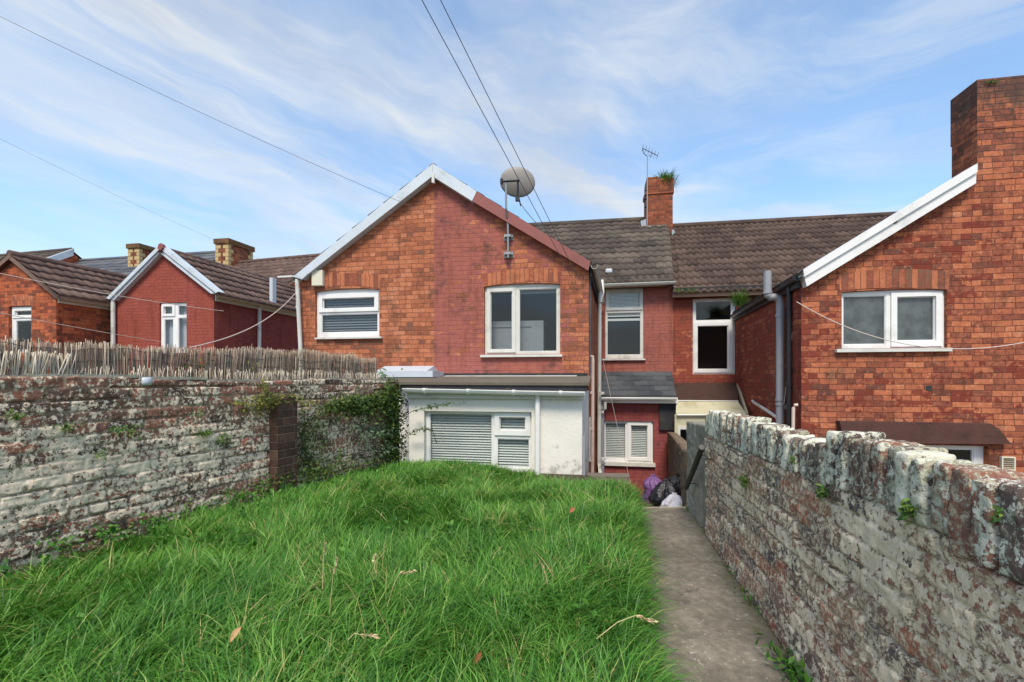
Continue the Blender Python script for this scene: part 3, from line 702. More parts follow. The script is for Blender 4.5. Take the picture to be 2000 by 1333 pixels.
# chimney on the party line
MAT['brick_chim'] = brick_mat('weathered_chimney_brick', [(0, S(84, 56, 44)), (0.4, S(124, 66, 46)), (0.75, S(158, 86, 56)), (1, S(172, 104, 72))], S(120, 96, 80), dirtamt=0.6)
FC = facade(1314, 12.75)
ch = thing('brick_chimney', 'weathered brick chimney stack with grass growing on top, astride the roof ridge', 'chimney', tuple(FC.px(1288, 470)))
cu0 = FC.uv(1262, 400)[0]; zct = FC.uv(1288, 350)[1]; zcb = FC.uv(1288, 480)[1]
cm = MB(); 
zz1, zz2 = FC.uv(1288, 379)[1], FC.uv(1288, 372)[1]
cm.box(FC, cu0, 0, zcb, zz1, -0.55, 0); cm.box(FC, cu0 - 0.03, 0.03, zz1, zz2, -0.58, 0.03); cm.box(FC, cu0 + 0.01, 0.03, zz2, zct, -0.55, 0.012)
cm.box(FC, cu0 + 0.02, cu0 + 0.34, zct, zct + 0.07, -0.5, 0.0)
cm.build('stack', MAT['brick_chim'], ch)
fl = MB(); fl.plate(FC, px_poly(FC, [(1251, 432), (1262, 428), (1262, 448), (1254, 447)], 0.06), [], 0.0, 0.06)
fl.plate(FC, px_poly(FC, [(1262, 441.5), (1298, 440.5), (1298, 446.5), (1262, 447.5)], 0.06), [], 0.0, 0.06)
fl.plate(FC, px_poly(FC, [(1312, 449), (1317, 449), (1320, 466), (1312, 466)], 0.10), [], 0.0, 0.10); fl.build('flashing', MAT['lead'], ch)
aer = thing('tv_aerial', 'thin television aerial on a mast strapped to the left of the brick chimney', 'aerial', tuple(FC.px(1264, 440)))
MB().tube([FC.px(1264, 446, 0.06), FC.px(1264.5, 305, 0.06)], 0.016, 8).build('mast', MAT['galv'], aer)
b = MB(); P_ = lambda x, y: FC.px(x, y, 0.06)
b.tube([P_(1255, 290), P_(1284.5, 304.5)], 0.011, 6); b.tube([P_(1264.5, 306), P_(1257, 300), P_(1255, 290)], 0.011, 6); b.tube([P_(1268, 303), P_(1272, 308), P_(1274, 299)], 0.010, 6)
for k in range(6):
    c = P_(1255, 290).lerp(P_(1284.5, 304.5), k / 5); b.tube([c - FC.n * 0.2, c + FC.n * 0.2], 0.005, 5)
b.build('boom', MAT['cable'], aer)
for y in (372, 388, 404): MB().tube([FC.px(1259, y, 0.02), FC.px(1264, y, 0.02)], 0.03, 6).build('clamp', MAT['blackplastic'], aer)

# ================================================================== SLATE LEAN-TO
FS = facade(1303, 9.2)
lt = thing('slate_lean_to', 'small red painted lean to with a slate roof and shuttered double window', 'lean to', tuple(FS.P(FS.uv(1238, 850)[0], GROUND)))
lh = [window(FS, lt, (1178, 822.5, 1275.5, 907), [(1182, 826.5, 1222.4, 895.7), (1232, 831, 1265, 894.5)], sashes=[(1225.5, 825, 1272.5, 900)], sill=(1175, 904, 1280, 911),
             blind=dict(mat='blindw', pitch=0.036, tilt=0.75))]
MAT['brick_leanto'] = brick_mat('dark_red_painted_brick', MIXED, S(96, 46, 46), paint=1.05, paintc=S(142, 72, 72), dirtamt=0.4)
lm = MB(); l0 = FS.uv(1168, 850)[0]; zlt = FS.uv(1238, 783)[1]
lm.plate(FS, [(l0, GROUND), (0, GROUND), (0, zlt), (l0, zlt)], lh, -0.12, 0.0); lm.para(FS.P(0, GROUND, -0.12), -FS.d * 0.1, DEPTH * 0.75, ZU * (zlt - GROUND + 0.1)); lm.build('wall', MAT['brick_leanto'], lt)
sA = FS.px(1170, 774, 0.15); sB = FS.px(1321, 774, 0.15); sA.z = sB.z
kC = FM.px(1312, 726, 0.02); kD = FM.px(1168, 726, 0.02); kD.z = kC.z
tile_roof('roof', sA, sB, kC, kD, MAT['slate_dark'], lt, course=0.19, lip=0.012, flat=True, thick=0.05)
gutter(FS.px(1168, 778, 0.21), FS.px(1321.5, 778, 0.21), FS.n, MAT['white'], lt, 0.05)
MB().box(FS, FS.uv(1176, 780)[0], FS.uv(1321, 780)[0], FS.uv(1238, 787)[1], FS.uv(1238, 776)[1], 0.02, 0.15).build('fascia', MAT['white'], lt)
MB().box(FS, FS.uv(1287, 800)[0], FS.uv(1318.5, 800)[0], FS.uv(1303, 840)[1], FS.uv(1303, 787.5)[1], 0.01, 0.06).build('panel', MAT['blackfelt'], lt)
pipe('hopper', [FS.px(1182, 786, 0.22), FS.px(1182, 799, 0.22), FS.px(1177, 806, 0.22)], 0.028, MAT['dirtywhite'], lt)

# ================================================================== CREAM LEAN-TO
FK = facade(1440, 8.55)
kt = thing('cream_lean_to', 'cream boarded lean to with a dark doorway, tucked behind the end of the right wall', 'lean to', tuple(FK.P(-0.6, GROUND)))
kA = FK.px(1320, 808, 0.0); kB = FK.px(1458, 808, 0.0); kB.z = kA.z
mA = at(1321, 785, 9.15); mB_ = at(1442, 785, 8.95); mB_.z = mA.z
bA = FM.px(1318, 748, 0.02); bB = FM.px(1440, 748, 0.02); bB.z = bA.z
def slab(a, b, c, d, t=0.03):
    m = MB(); n = Vector((0, 0, -t)); return m.add([a, b, c, d, a + n, b + n, c + n, d + n], [(0, 1, 2, 3), (7, 6, 5, 4), (0, 4, 5, 1), (1, 5, 6, 2), (2, 6, 7, 3), (3, 7, 4, 0)])
MAT['mossroof'] = simple('dark_mossy_roof_sheet', S(64, 40, 32), 0.9, 0.3, 8, dirt=S(52, 56, 30), dirtamt=0.7, bump=0.006)
slab(mA, mB_, bB, bA).build('roof_sheet', MAT['mossroof'], kt)
slab(kA, kB, mB_ + V(0, 0, .006), mA + V(0, 0, .006)).build('roof_board', MAT['creamboard'], kt)
MB().tube([mA + V(0, 0, .02), mB_ + V(0, 0, .02)], 0.014, 6).build('roof_trim', MAT['dirtywhite'], kt)
MB().tube([FK.px(1322, 811, 0.03), FK.px(1425, 811, 0.03)], 0.022, 6).build('eave_trim', MAT['dirtywhite'], kt)
ku0 = FK.uv(1318, 830)[0]; kz = kA.z - 0.02
dh = FK.rect(1328, 839, 1358, 925, 0)
MB().plate(FK, [(ku0, GROUND), (0.1, GROUND), (0.1, kz), (ku0, kz)], [rloop(*dh)], -0.06, -0.005).build('wall', MAT['creamboard'], kt)
fr = MB(); fr.plate(FK, rloop(dh[0] - 0.05, dh[1], dh[2] + 0.05, dh[3] + 0.06), [rloop(dh[0] + .002, dh[1] + .01, dh[2] - .002, dh[3] - .002)], -0.04, 0.02); fr.build('door_frame', MAT['dirtywhite'], kt)
MB().box(FK, dh[0] - 0.3, dh[2] + 0.3, GROUND + 0.02, dh[3] + 0.1, -0.5, -0.45).build('doorway_dark_sheet', MAT['blackfelt'], kt)  # black sheet puts the shade inside the open doorway into colour
vg = MB(); a = at(1438.5, 749, 9.55); b_ = at(1458, 808, 8.45); c_ = V(0.02, 0, 0)
vg.add([a, b_, b_ - ZU * 0.16, a - ZU * 0.16, a + V(.05, .02, 0), b_ + V(.05, .02, 0), b_ + V(.05, .02, -.16), a + V(.05, .02, -.16)], [(0, 1, 2, 3), (7, 6, 5, 4), (0, 4, 5, 1), (1, 5, 6, 2), (2, 6, 7, 3), (3, 7, 4, 0)])
vg.build('verge_board', MAT['creamboard'], kt)

# ================================================================== RIGHT GABLE HOUSE
FR = facade(1565, 6.2)
def paint_right(t, u, v):
    u0 = FR.O.dot(FR.d); a = t.m('SUBTRACT', 1.0, t.step(u, u0 - 0.02, u0 + 0.25))
    return t.m('ADD', t.m('MULTIPLY', a, 0.3), t.mr(t.noise(t.xyz(u, v, 4.0), 0.8, 2, 0.5), 0.3, 0.7, 0.14, 0.46))
MAT['brick_right'] = brick_mat('mixed_orange_brick', MIXED, S(104, 58, 44), bw=0.225, ch=0.0745, paint=paint_right, paintc=S(122, 54, 42), dirtamt=0.56, pale=S(214, 140, 100))
MAT['brick_rside'] = brick_mat('red_washed_brick', MIXED, S(92, 46, 38), paint=0.58, paintc=S(142, 66, 54), dirtamt=0.35)
hR = thing('brick_house', 'orange brick gable house with a broad chimney breast and white bargeboard, beyond the right wall', 'house', tuple(FR.P(1.5, GROUND)))
rh = []
rh.append(window(FR, hR, (1640, 567, 1844.5, 681), [(1647, 577.5, 1731.5, 673.5), (1751.6, 579.5, 1827.5, 666)], sashes=[(1741, 571, 1841, 677)], rise=0.015, sill=(1634, 681, 1859, 687.5), glass='frost'))
rh.append(window(FR, hR, (1800, 869, 1921.5, 935), [(1810, 877, 1903, 930)], rec=0.08, mat='white'))
cR = FR.uv(1908.5, 320); cT = FR.uv(1908.5, 157)[1]
uC = FR.uv(1995, 300)[0]; half = uC
zE = FR.uv(1570, 548)[1]
rslope = (FR.uv(1908, 340)[1] - zE) / (FR.uv(1908, 340)[0] - FR.uv(1572, 548)[0])
zA = zE + rslope * uC
cw = uC - cR[0]
rw = MB(); rw.plate(FR, [(0, GROUND), (2 * uC, GROUND), (2 * uC, zE), (uC, zA), (0, zE)], rh, -0.12, 0.0)
rw.build('wall', MAT['brick_right'], hR)
# chimney breast: a stack rising out of the gable, corbelled at the top
cmb = MB(); zc0 = FR.uv(1908.5, 345)[1]; zk = FR.uv(1908.5, 255)[1]
cmb.box(FR, cR[0], uC + cw, zc0 - 0.05, zk, -0.42, 0.003); cmb.box(FR, cR[0] - 0.008, uC + cw + 0.008, zk, cT, -0.43, 0.011)
cmb.build('chimney_stack', brick_mat('sooty_chimney_brick', MIXED, S(92, 62, 52), bw=0.225, ch=0.0745, dirtamt=0.5, dirt=S(80, 62, 54), pale=S(196, 136, 104), soot=(zc0 - 0.3, cT - 0.2)), hR)
FRS = Frame(FR.P(0, 0), (DEPTH.x, DEPTH.y), (-DEPTH.y, DEPTH.x))
rs_ = MB(); rs_.para(FR.P(0, GROUND, -0.12), FR.d * 0.1, DEPTH * 3.75, ZU * (zE + 0.02 - GROUND)); rs_.build('wall', MAT['brick_rside'], hR)
arch(FR, hR, [(1640, 568), (1690, 564), (1745, 562.5), (1800, 563), (1852, 566), (1856, 531), (1800, 526), (1745, 526), (1690, 528), (1638, 535)])
for pts, oo in (([(1569, 527), (1909.5, 319), (1909.5, 336), (1571, 541)], 0.15), ([(1571, 540.5), (1907, 336.5), (1906.5, 358), (1576, 560)], 0.12)):
    MB().plate(FR, px_poly(FR, pts, oo), [], -0.03, oo).build('bargeboard', MAT['white'], hR)
ms = MB(); ms.plate(FR, px_poly(FR, [(1743, 435), (1752, 428), (1753, 435), (1747, 438)], 0.125), [], 0.11, 0.125); ms.build('bracket_stub', MAT['cement'], hR)
eR_ = FR.px(1566, 529, 0.145) - ZU * 0.02; tR_ = FR.px(1909, 320, 0.145) - ZU * 0.02; kR_ = (uC - FR.uv(1566, 529)[0]) / (FR.uv(1909, 320)[0] - FR.uv(1566, 529)[0]); rR_ = eR_ + (tR_ - eR_) * kR_
bo_ = DEPTH * 0.62
tile_roof('roof_slope', eR_, eR_ + bo_, tR_ + bo_, tR_, MAT['tile_dark'], hR, course=0.34, amp=0.006, lip=0.016, thick=0.03)
tile_roof('roof_slope', eR_ + bo_, eR_ + DEPTH * 5, rR_ + DEPTH * 5, rR_ + bo_, MAT['tile_dark'], hR, course=0.34, amp=0.006, lip=0.016, thick=0.03)
e2 = FR.P(2 * uC + 0.05, eR_.z, 0.145); kq_ = 1.0 / kR_; t2_ = e2 + (rR_ - e2) * kq_; tile_roof('roof_slope', e2, e2 + bo_, t2_ + bo_, t2_, MAT['tile_dark'], hR, course=0.34, amp=0.006, lip=0.016, thick=0.03)
tile_roof('roof_slope', e2 + bo_, e2 + DEPTH * 5, rR_ + DEPTH * 5, rR_ + bo_, MAT['tile_dark'], hR, course=0.34, amp=0.006, lip=0.016, thick=0.03)
gs = V(-DEPTH.y, DEPTH.x, 0)
g0 = FR.P(-0.09, zE + 0.04, 0.10); gutter(g0, g0 + DEPTH * 3.55 - ZU * 0.05, gs, MAT['blackplastic'], hR, 0.06)
MB().para(FR.P(-0.005, zE - 0.10, -0.02), gs * 0.05, DEPTH * 3.6, ZU * 0.20).build('fascia', MAT['blackplastic'], hR)
def off_at(F, u, px):
    k = (px - CX) / FOC; p = F.P(u, 0); return (k * p.y - p.x) / (F.n.x - k * F.n.y)
uv_ = FRS.uv(1523, 650, 0.09)[0]
def vp_(px, y, u=uv_):
    p = FRS.P(u, 0, off_at(FRS, u, px)); p.z = EYE + (HOR - y) / FOC * p.y; return p
vpm = MB(); vpm.tube([vp_(1499, 534), vp_(1499, 569), vp_(1500.5, 577), vp_(1506, 581), vp_(1514, 581), vp_(1521, 584), vp_(1524, 592), vp_(1523.5, 835)], 0.056, 14)
for y in (572, 617, 781, 790): vpm.tube([vp_(1499 if y < 580 else 1523.7, y - 2.5), vp_(1499 if y < 580 else 1523.7, y + 2.5)], 0.066, 14)
vpm.tube([vp_(1499, 530), vp_(1499, 535)], 0.050, 12); vpm.tube([vp_(1524, 795), vp_(1536, 795)], 0.045, 10)
vpm.build('vent_pipe', MAT['greypipe'], hR)
ub = FRS.uv(1541, 700, 0.05)[0]
pipe('downpipe', [vp_(1541, 556, ub), vp_(1541, 838, ub)], 0.034, MAT['blackplastic'], hR, (0.2, 0.7))
uw_ = FRS.uv(1472, 787, 0.05)[0]
w0 = FRS.px(1472, 786, 0.06); w1 = vp_(1517, 815, uv_ + 0.02)
pipe('waste_pipe', [FRS.px(1470, 783, 0.0), w0, w1], 0.026, MAT['dirtywhite'], hR)
ue = FRS.uv(1555, 800, 0.05)[0]
pipe('waste_pipe', [vp_(1558, 791, ue), vp_(1552, 792, ue), vp_(1549.5, 797, ue), vp_(1549, 842, ue)], 0.022, MAT['pinkpipe'], hR)
hood = MB(); hood.plate(FR, px_poly(FR, [(1640, 823), (1935, 828), (1952, 838), (1975, 868), (1650, 866)], 0.10), [], -0.02, 0.10)
hd = hood.build('window_hood', simple('dark_brown_render', S(82, 52, 44), 0.9, 0.25, 5, dirt=S(44, 32, 28), dirtamt=0.7, bump=0.008), hR)
vg = MB(); r_ = FR.rect(1957, 893, 1984, 920, 0.04); vg.plate(FR, rloop(*r_), [rloop(r_[0] + .015, r_[1] + .015, r_[2] - .015, r_[3] - .015)], 0.001, 0.04)
for k in range(6):
    z = r_[1] + 0.02 + k * 0.027; vg.para(FR.P(r_[0] + .01, z, 0.006), FR.d * (r_[2] - r_[0] - .02), ZU * 0.017 + FR.n * 0.022, ZU * 0.004)
vg.build('vent_grille', MAT['cream'], hR)
MB().box(FR, *[FR.rect(1809, 754, 1821, 764, 0.003)[i] for i in (0, 2, 1, 3)], -0.01, 0.003).build('hole_dark_patch', MAT['blackfelt'], hR)  # black plate on the brick stands for the shaded inside of a hole

# ================================================================== LEFT HOUSES
F2 = facade(418, 10.8)
h2 = thing('red_gable_house', 'small fully red painted gable end with white bargeboards above the reed screen', 'house', tuple(F2.P(-1.2, GROUND)))
MAT['brick_redgable'] = brick_mat('bright_red_painted_brick', ORANGE, S(112, 44, 40), paint=0.93, paintc=S(144, 70, 60), dirtamt=0.15, dirt=S(96, 40, 36))
MAT['brick_redflank'] = brick_mat('deep_red_painted_brick', ORANGE, S(100, 40, 40), paint=1.1, paintc=S(132, 60, 56), dirtamt=0.15, dirt=S(90, 38, 36))
u2 = F2.uv(222, 620)[0]; z2 = F2.uv(418, 574)[1]; a2 = F2.uv(313, 490)
w2 = [window(F2, h2, (314.6, 592, 367.5, 690), [(320, 599, 337, 614), (320, 624, 337.5, 684), (347, 597, 365, 616), (347, 621, 365, 684)], sashes=[(316, 594, 341, 618)], rec=0.04, curtains=[(0.02, 0.98)])]
mb = MB(); mb.plate(F2, [(u2, GROUND), (0, GROUND), (0, z2), a2, (u2, z2)], w2, -0.12, 0); mb.build('wall', MAT['brick_redgable'], h2)
MB().para(F2.P(0, GROUND, -0.12), -F2.d * 0.1, DEPTH * 6, ZU * (z2 - GROUND)).build('wall', MAT['brick_redflank'], h2)
MB().para(F2.P(0.0, GROUND, -2.35), -F2.d * -0.06, DEPTH * 3, ZU * (z2 - 0.12 - GROUND)).build('pier', MAT['brick_redflank'], h2)
for pts in ([(207, 583), (312, 477), (312, 486), (213, 585)], [(213, 585.5), (312, 486.5), (312, 494.5), (222, 587)], [(312.3, 477), (427, 570), (421, 572.5), (312.3, 486)], [(312.3, 486.5), (421, 573), (412, 574), (312.3, 494.5)]):
    oo = 0.16 if pts[0][1] in (583, 477) else 0.12
    MB().plate(F2, px_poly(F2, pts, oo), [], -0.03, oo).build('bargeboard', MAT['barge'], h2)
MB().plate(F2, px_poly(F2, [(307, 486), (309, 478), (313, 475), (317, 478), (318, 484), (313, 489)], 0.2), [], 0.12, 0.2).build('ridge_end', MAT['redboard'], h2)
e2l = F2.px(207, 583, 0.14) - ZU * 0.075; e2r = F2.px(428, 570, 0.14) - ZU * 0.075; r2 = F2.px(312, 477, 0.14) - ZU * 0.075
tile_roof('roof_slope', e2r, e2r + DEPTH * 6, r2 + DEPTH * 6, r2, MAT['tile_red'], h2, thick=0.03, roll=0.22, course=0.34, amp=0.010, lip=0.038)
tile_roof('roof_slope', e2l, e2l + DEPTH * 6, r2 + DEPTH * 6, r2, MAT['tile_red'], h2, thick=0.03, roll=0.22, course=0.34, amp=0.010, lip=0.038)
MB().tube([r2 - ZU * 0.05, r2 + DEPTH * 6 - ZU * 0.05], 0.09, 10).build('ridge_tiles', MAT['tile_red'], h2)
g2 = F2.px(425, 576.5, 0.0); gutter(g2, g2 + DEPTH * 6, side, MAT['cream'], h2, 0.05)
MB().para(F2.P(0.005, z2 - 0.17, -0.02), side * 0.03, DEPTH * 5.8, ZU * 0.2).build('fascia', MAT['cream'], h2)
FS2 = Frame(F2.P(0, 0), (DEPTH.x, DEPTH.y), (side.x, side.y))
d2 = FS2.px(506, 600, 0.05); pipe('downpipe', [FS2.px(507, 594, 0.06), FS2.px(506, 735, 0.06)], 0.045, MAT['dirtywhite'], h2)
pipe('downpipe', [F2.px(221, 586, 0.07), F2.px(221.5, 760, 0.07)], 0.048, MAT['dirtywhite'], h2)
fp = FS2.px(530, 592, 0.03); MB().para(fp - DEPTH * 0.07, side * 0.1, DEPTH * 0.14, ZU * 0.68).build('flue', MAT['flue'], h2)

F3 = facade(110, 10.3)
h3 = thing('brick_house', 'unpainted orange brick gable house with chocolate tiled roof at the far left', 'house', tuple(F3.P(-1.2, GROUND)))
MAT['brick_left'] = brick_mat('old_mixed_brick', [(0, S(92, 62, 48)), (0.3, S(126, 64, 46)), (0.6, S(176, 90, 56)), (1, S(196, 110, 70))], S(120, 84, 66), dirtamt=0.55, pale=S(206, 140, 100))
z3 = F3.uv(110, 577)[1]; a3 = F3.uv(17, 503); uL3 = 2 * a3[0]
w3 = [window(F3, h3, (23.3, 599, 67.3, 690), [(29.5, 607, 62, 616.5), (30, 626, 66, 684)], sashes=[(24, 600, 67, 621)], rec=0.06)]
mb = MB(); mb.plate(F3, [(uL3, GROUND), (0, GROUND), (0, z3), a3, (uL3, z3)], w3, -0.12, 0); mb.para(F3.P(0, GROUND, -0.12), -F3.d * 0.1, DEPTH * 5, ZU * (z3 - GROUND)); mb.build('wall', MAT['brick_left'], h3)
arch(F3, h3, [(22, 598), (68, 597), (68, 579), (45, 577), (22, 580)])
MB().plate(F3, px_poly(F3, [(16, 497), (113, 577), (108, 580), (17, 506)], 0.06), [], -0.03, 0.06).build('verge', MAT['cement'], h3)
MB().plate(F3, px_poly(F3, [(-80, 575), (16, 497), (17, 506), (-76, 580)], 0.06), [], -0.03, 0.06).build('verge', MAT['cement'], h3)
e3 = F3.px(114, 577, 0.10); r3 = F3.px(17, 496, 0.10); e3l = F3.P(uL3 - 0.05, e3.z, 0.10)
tile_roof('roof_slope', e3, e3 + DEPTH * 5, r3 + DEPTH * 5, r3, MAT['tile_red'], h3, roll=0.22, course=0.34, amp=0.010, lip=0.038)
tile_roof('roof_slope', e3l, e3l + DEPTH * 5, r3 + DEPTH * 5, r3, MAT['tile_red'], h3, roll=0.22, course=0.34, amp=0.010, lip=0.038)
MB().tube([r3, r3 + DEPTH * 5], 0.09, 10).build('ridge_tiles', MAT['tile_red'], h3)
g3 = F3.px(113, 579, 0.0); gutter(g3, g3 + DEPTH * 5, side, MAT['cream'], h3, 0.05)
MB().para(F3.P(0.005, z3 - 0.17, -0.02), side * 0.03, DEPTH * 4.9, ZU * 0.2).build('fascia', MAT['cream'], h3)

# far terrace roofs
def far_house(label, x0, x1, y0, y1, Y0, Y1, mat, flat=False, name='far_house'):
    """ridge px (x0,y0)-(x1,y1); depths Y0, Y1; slope comes down towards the camera"""
    r0, r1 = at(x0, y0, Y0), at(x1, y1, Y1); r1.z = r0.z
    dn = V(-0.23, -0.97, 0) * 3.6 - ZU * 2.5
    t = thing(name, label, 'house', (r0.x, r0.y - 3.4, GROUND))
    tile_roof('roof_slope', r0 + dn, r1 + dn, r1, r0, mat, t, roll=0.30, course=0.36, amp=0.022, lip=0.03, flat=flat)
    bk_ = V(0.23, 0.97, 0) * 3.6 - ZU * 2.5; MB().quad(r0, r1, r1 + bk_, r0 + bk_).build('roof_slope', mat, t)
    MB().tube([r0, r1], 0.1, 8).build('ridge_tiles', mat, t)
    e0, e1 = r0 + dn * 0.94, r1 + dn * 0.94
    m = MB(); m.add([V(e0.x, e0.y, GROUND), V(e1.x, e1.y, GROUND), V(e1.x, e1.y, e1.z - 0.12), V(e0.x, e0.y, e0.z - 0.12)], [(0, 1, 2, 3)])
    b0_, b1_ = r0 + bk_ * 0.94, r1 + bk_ * 0.94
    m.add([V(b0_.x, b0_.y, GROUND), V(b1_.x, b1_.y, GROUND), b1_ - ZU * .12, b0_ - ZU * .12], [(3, 2, 1, 0)])
    m.add([V(e0.x, e0.y, GROUND), V(b0_.x, b0_.y, GROUND), b0_ - ZU * .12, r0 - ZU * .1, e0 - ZU * .12], [(0, 1, 2, 3, 4)]); m.add([V(e1.x, e1.y, GROUND), V(b1_.x, b1_.y, GROUND), b1_ - ZU * .12, r1 - ZU * .1, e1 - ZU * .12], [(4, 3, 2, 1, 0)])
    m.build('wall', MAT['brick_left'], t); return t, r0, r1
far_house('brown tiled roof of a far terrace house, right of the yellow quoined chimney', 458, 640, 515, 506, 18.2, 17.0, MAT['tile_red'])
far_house('grey slate roof of a far terrace house between the two chimneys', 132, 452, 512, 509, 20.5, 18.9, MAT['slate'], True)
ft, fr0, fr1 = far_house('dark tiled far house with a white verge above the orange brick gable', -60, 140, 506, 503.5, 21.5, 20.0, MAT['tile_dark'])
vb = MB(); a = fr1 + V(0.12, -0.1, 0.02); d_ = V(-0.23, -0.97, 0) * 3.6 - ZU * 2.5
vb.add([a, a + d_, a + d_ - ZU * 0.3, a - ZU * 0.3, a + V(.06, 0, 0), a + d_ + V(.06, 0, 0), a + d_ + V(.06, 0, -.3), a + V(.06, 0, -.3)], [(0, 1, 2, 3), (7, 6, 5, 4), (0, 4, 5, 1), (1, 5, 6, 2), (2, 6, 7, 3), (3, 7, 4, 0)]); vb.build('verge_board', MAT['barge'], ft)
MAT['quoin'] = simple('yellow_quoin_brick', S(186, 162, 114), 0.85, 0.15, 12, dirt=S(110, 84, 60), dirtamt=0.6)
def far_chimney(label, x0, x1, x2, y0, y1, yb, Y):
    """front face px x0..x1, receding flank to x2"""
    F = facade(x1, Y); t = thing('quoined_chimney', label, 'chimney', tuple(F.px((x0 + x1) / 2, yb)))
    ua = F.uv(x0, y0)[0]; zt_, zb_ = F.uv(x1, y0)[1], F.uv(x1, yb)[1]
    dep = 1.0
    FSd = Frame(F.P(0, 0), (DEPTH.x, DEPTH.y), (side.x, side.y)); dep = FSd.uv(x2, (y0 + yb) / 2)[0]
    hb = zt_ - zb_
    m = MB(); m.para(F.P(ua, zb_ - 1.0, 0), F.d * -ua, DEPTH * dep, ZU * (hb * 0.80 + 1.0)); m.build('stack', MAT['brick_chim'], t)
    m = MB(); m.para(F.P(ua - 0.05, zb_ + hb * 0.8, 0.05), F.d * (-ua + 0.1), DEPTH * (dep + 0.1), ZU * hb * 0.2); m.build('cap', brick_mat('mossy_cap_brick', [(0, S(80, 62, 44)), (1, S(130, 90, 60))], S(110, 100, 70), dirt=S(84, 88, 48), dirtamt=0.8), t)
    qms = [MB(), MB(), MB()]; k = 0; z = zb_ - 0.2
    while z < zb_ + hb * 0.78:
        lw = 0.24 if k % 2 else 0.13
        for qm, uu, w in ((qms[0], 0.006, -lw), (qms[1], ua - 0.006, lw)): qm.para(F.P(uu, z, 0.006), F.d * w, ZU * 0.14, -F.n * 0.1)
        qms[0].para(F.P(0.006, z, 0.004), DEPTH * (0.37 - lw), ZU * 0.14, -F.d * 0.1)
        qms[2].para(F.P(0.006, z, 0.0) + DEPTH * dep * 0.998, -DEPTH * (0.37 - lw), ZU * 0.14, -F.d * 0.1)
        z += 0.155; k += 1
    for qm in qms: qm.build('quoins', MAT['quoin'], t)
    return t
far_chimney('yellow quoined brick chimney half hidden by the red gable', 250, 272, 306, 476, 477, 520, 18.6)
far_chimney('yellow quoined brick chimney standing clear between red gable and orange gable', 421, 446, 494, 466, 466, 514, 17.6)

# ================================================================== GARDEN
LW = Frame((-2.83, 2.52), (0.322, 0.947), (0.947, -0.322))
RW = Frame((0.813, 0.0), (0.184, 0.983), (-0.983, 0.184))
xl = lambda y: LW.O.x + (y - LW.O.y) * 0.322 / 0.947          # wall line x at depth y
xr = lambda y: 0.813 + 0.187 * y
xp = lambda y: 0.535 + 0.245 * (y - 1.775)                     # lawn / path edge
Y_END = 4.25; Y_W = 3.42
# raised garden block (soil) standing above the back yards
blk = [(-9, -6), (3.5, -6), (3.5, 1.0), (xr(Y_END) + 0.12, Y_END), (1.34, Y_END), (1.33, 4.45), (0.93, 5.72), (-1.5, 6.12), (-1.62, 6.6), (-9, 6.6)]
bm_ = MB(); n = len(blk)
bm_.add([(x, y, -0.012) for x, y in blk] + [(x, y, GROUND + 0.01) for x, y in blk], [tuple(range(n))] + [(i, n + i, n + (i + 1) % n, (i + 1) % n) for i in range(n)])
MAT['soil'] = simple('dark_garden_soil', S(64, 52, 40), 0.95, 0.3, 8, dirt=S(44, 56, 28), dirtamt=0.6, bump=0.01)
kind(bm_.build('garden_ground', MAT['soil']), 'structure')
# lower landing at the end of the path, and the yard kerb
m = MB(); m.para((0.95, Y_END + 0.01, GROUND + 0.01), (0.95, 0, 0), (0.35, 1.5, 0), (0, 0, 1.07)); kind(m.build('landing', simple('damp_concrete', S(120, 112, 98), 0.9, 0.2, 5, bump=0.004)), 'structure')
m = MB(); m.para((0.90, 5.66, GROUND + 0.02), (0.55, -0.05, 0), (0.05, 0.22, 0), (0, 0, 1.36)); kind(m.build('retaining_kerb', MAT['cement']), 'structure')

# concrete path
def path_mat():
    mt, t, b, o_ = newmat('worn_concrete'); p = t.obj()
    n = t.noise(p, 1.6, 7, 0.65); f = t.noise(p, 22, 6, 0.7); g_ = t.noise(p, 90, 3, 0.6)
    c = t.ramp(t.m('ADD', t.m('MULTIPLY', n, 0.6), t.m('MULTIPLY', f, 0.4)), [(0.32, S(72, 67, 57)), (0.50, S(108, 101, 88)), (0.68, S(150, 141, 125))])
    sp = t.step(t.m('ADD', t.m('MULTIPLY', t.noise(p, 48, 4, 0.65), 0.75), t.m('MULTIPLY', n, 0.25)), 0.60, 0.655)
    c = t.mix(t.m('MULTIPLY', sp, 0.7), c, S(186, 178, 160))
    e = t.attr('edge'); ms = t.step(t.m('ADD', e, t.m('MULTIPLY', t.m('SUBTRACT', t.noise(p, 9, 6, 0.7), 0.5), 1.3)), 0.62, 1.05)
    c = t.mix(t.m('MULTIPLY', ms, 0.75), c, S(92, 90, 46))
    cr = t.vor(t.xyz(t.m('ADD', t.sep(p)[0], t.m('MULTIPLY', n, 0.6)), t.m('ADD', t.sep(p)[1], t.m('MULTIPLY', t.noise(p, 3, 5, 0.6), 0.5)), 0), 0.9, 'DISTANCE_TO_EDGE')
    c = t.mix(t.m('MULTIPLY', t.m('SUBTRACT', 1.0, t.step(cr, 0.001, 0.005)), 0.3), c, S(48, 44, 34))
    en = t.attr('end'); c = t.mix(t.m('MULTIPLY', en, 0.75), c, S(206, 190, 158))
    t.put(b.inputs['Base Color'], c); b.inputs['Roughness'].default_value = 0.92
    t.put(b.inputs['Normal'], t.bump(t.m('ADD', t.m('MULTIPLY', f, 0.7), t.m('MULTIPLY', g_, 0.3)), 0.012)); return mt
nv, nu = 200, 40
yy = np.linspace(-1.5, Y_END + 0.02, nv); kk = np.linspace(0, 1, nu)
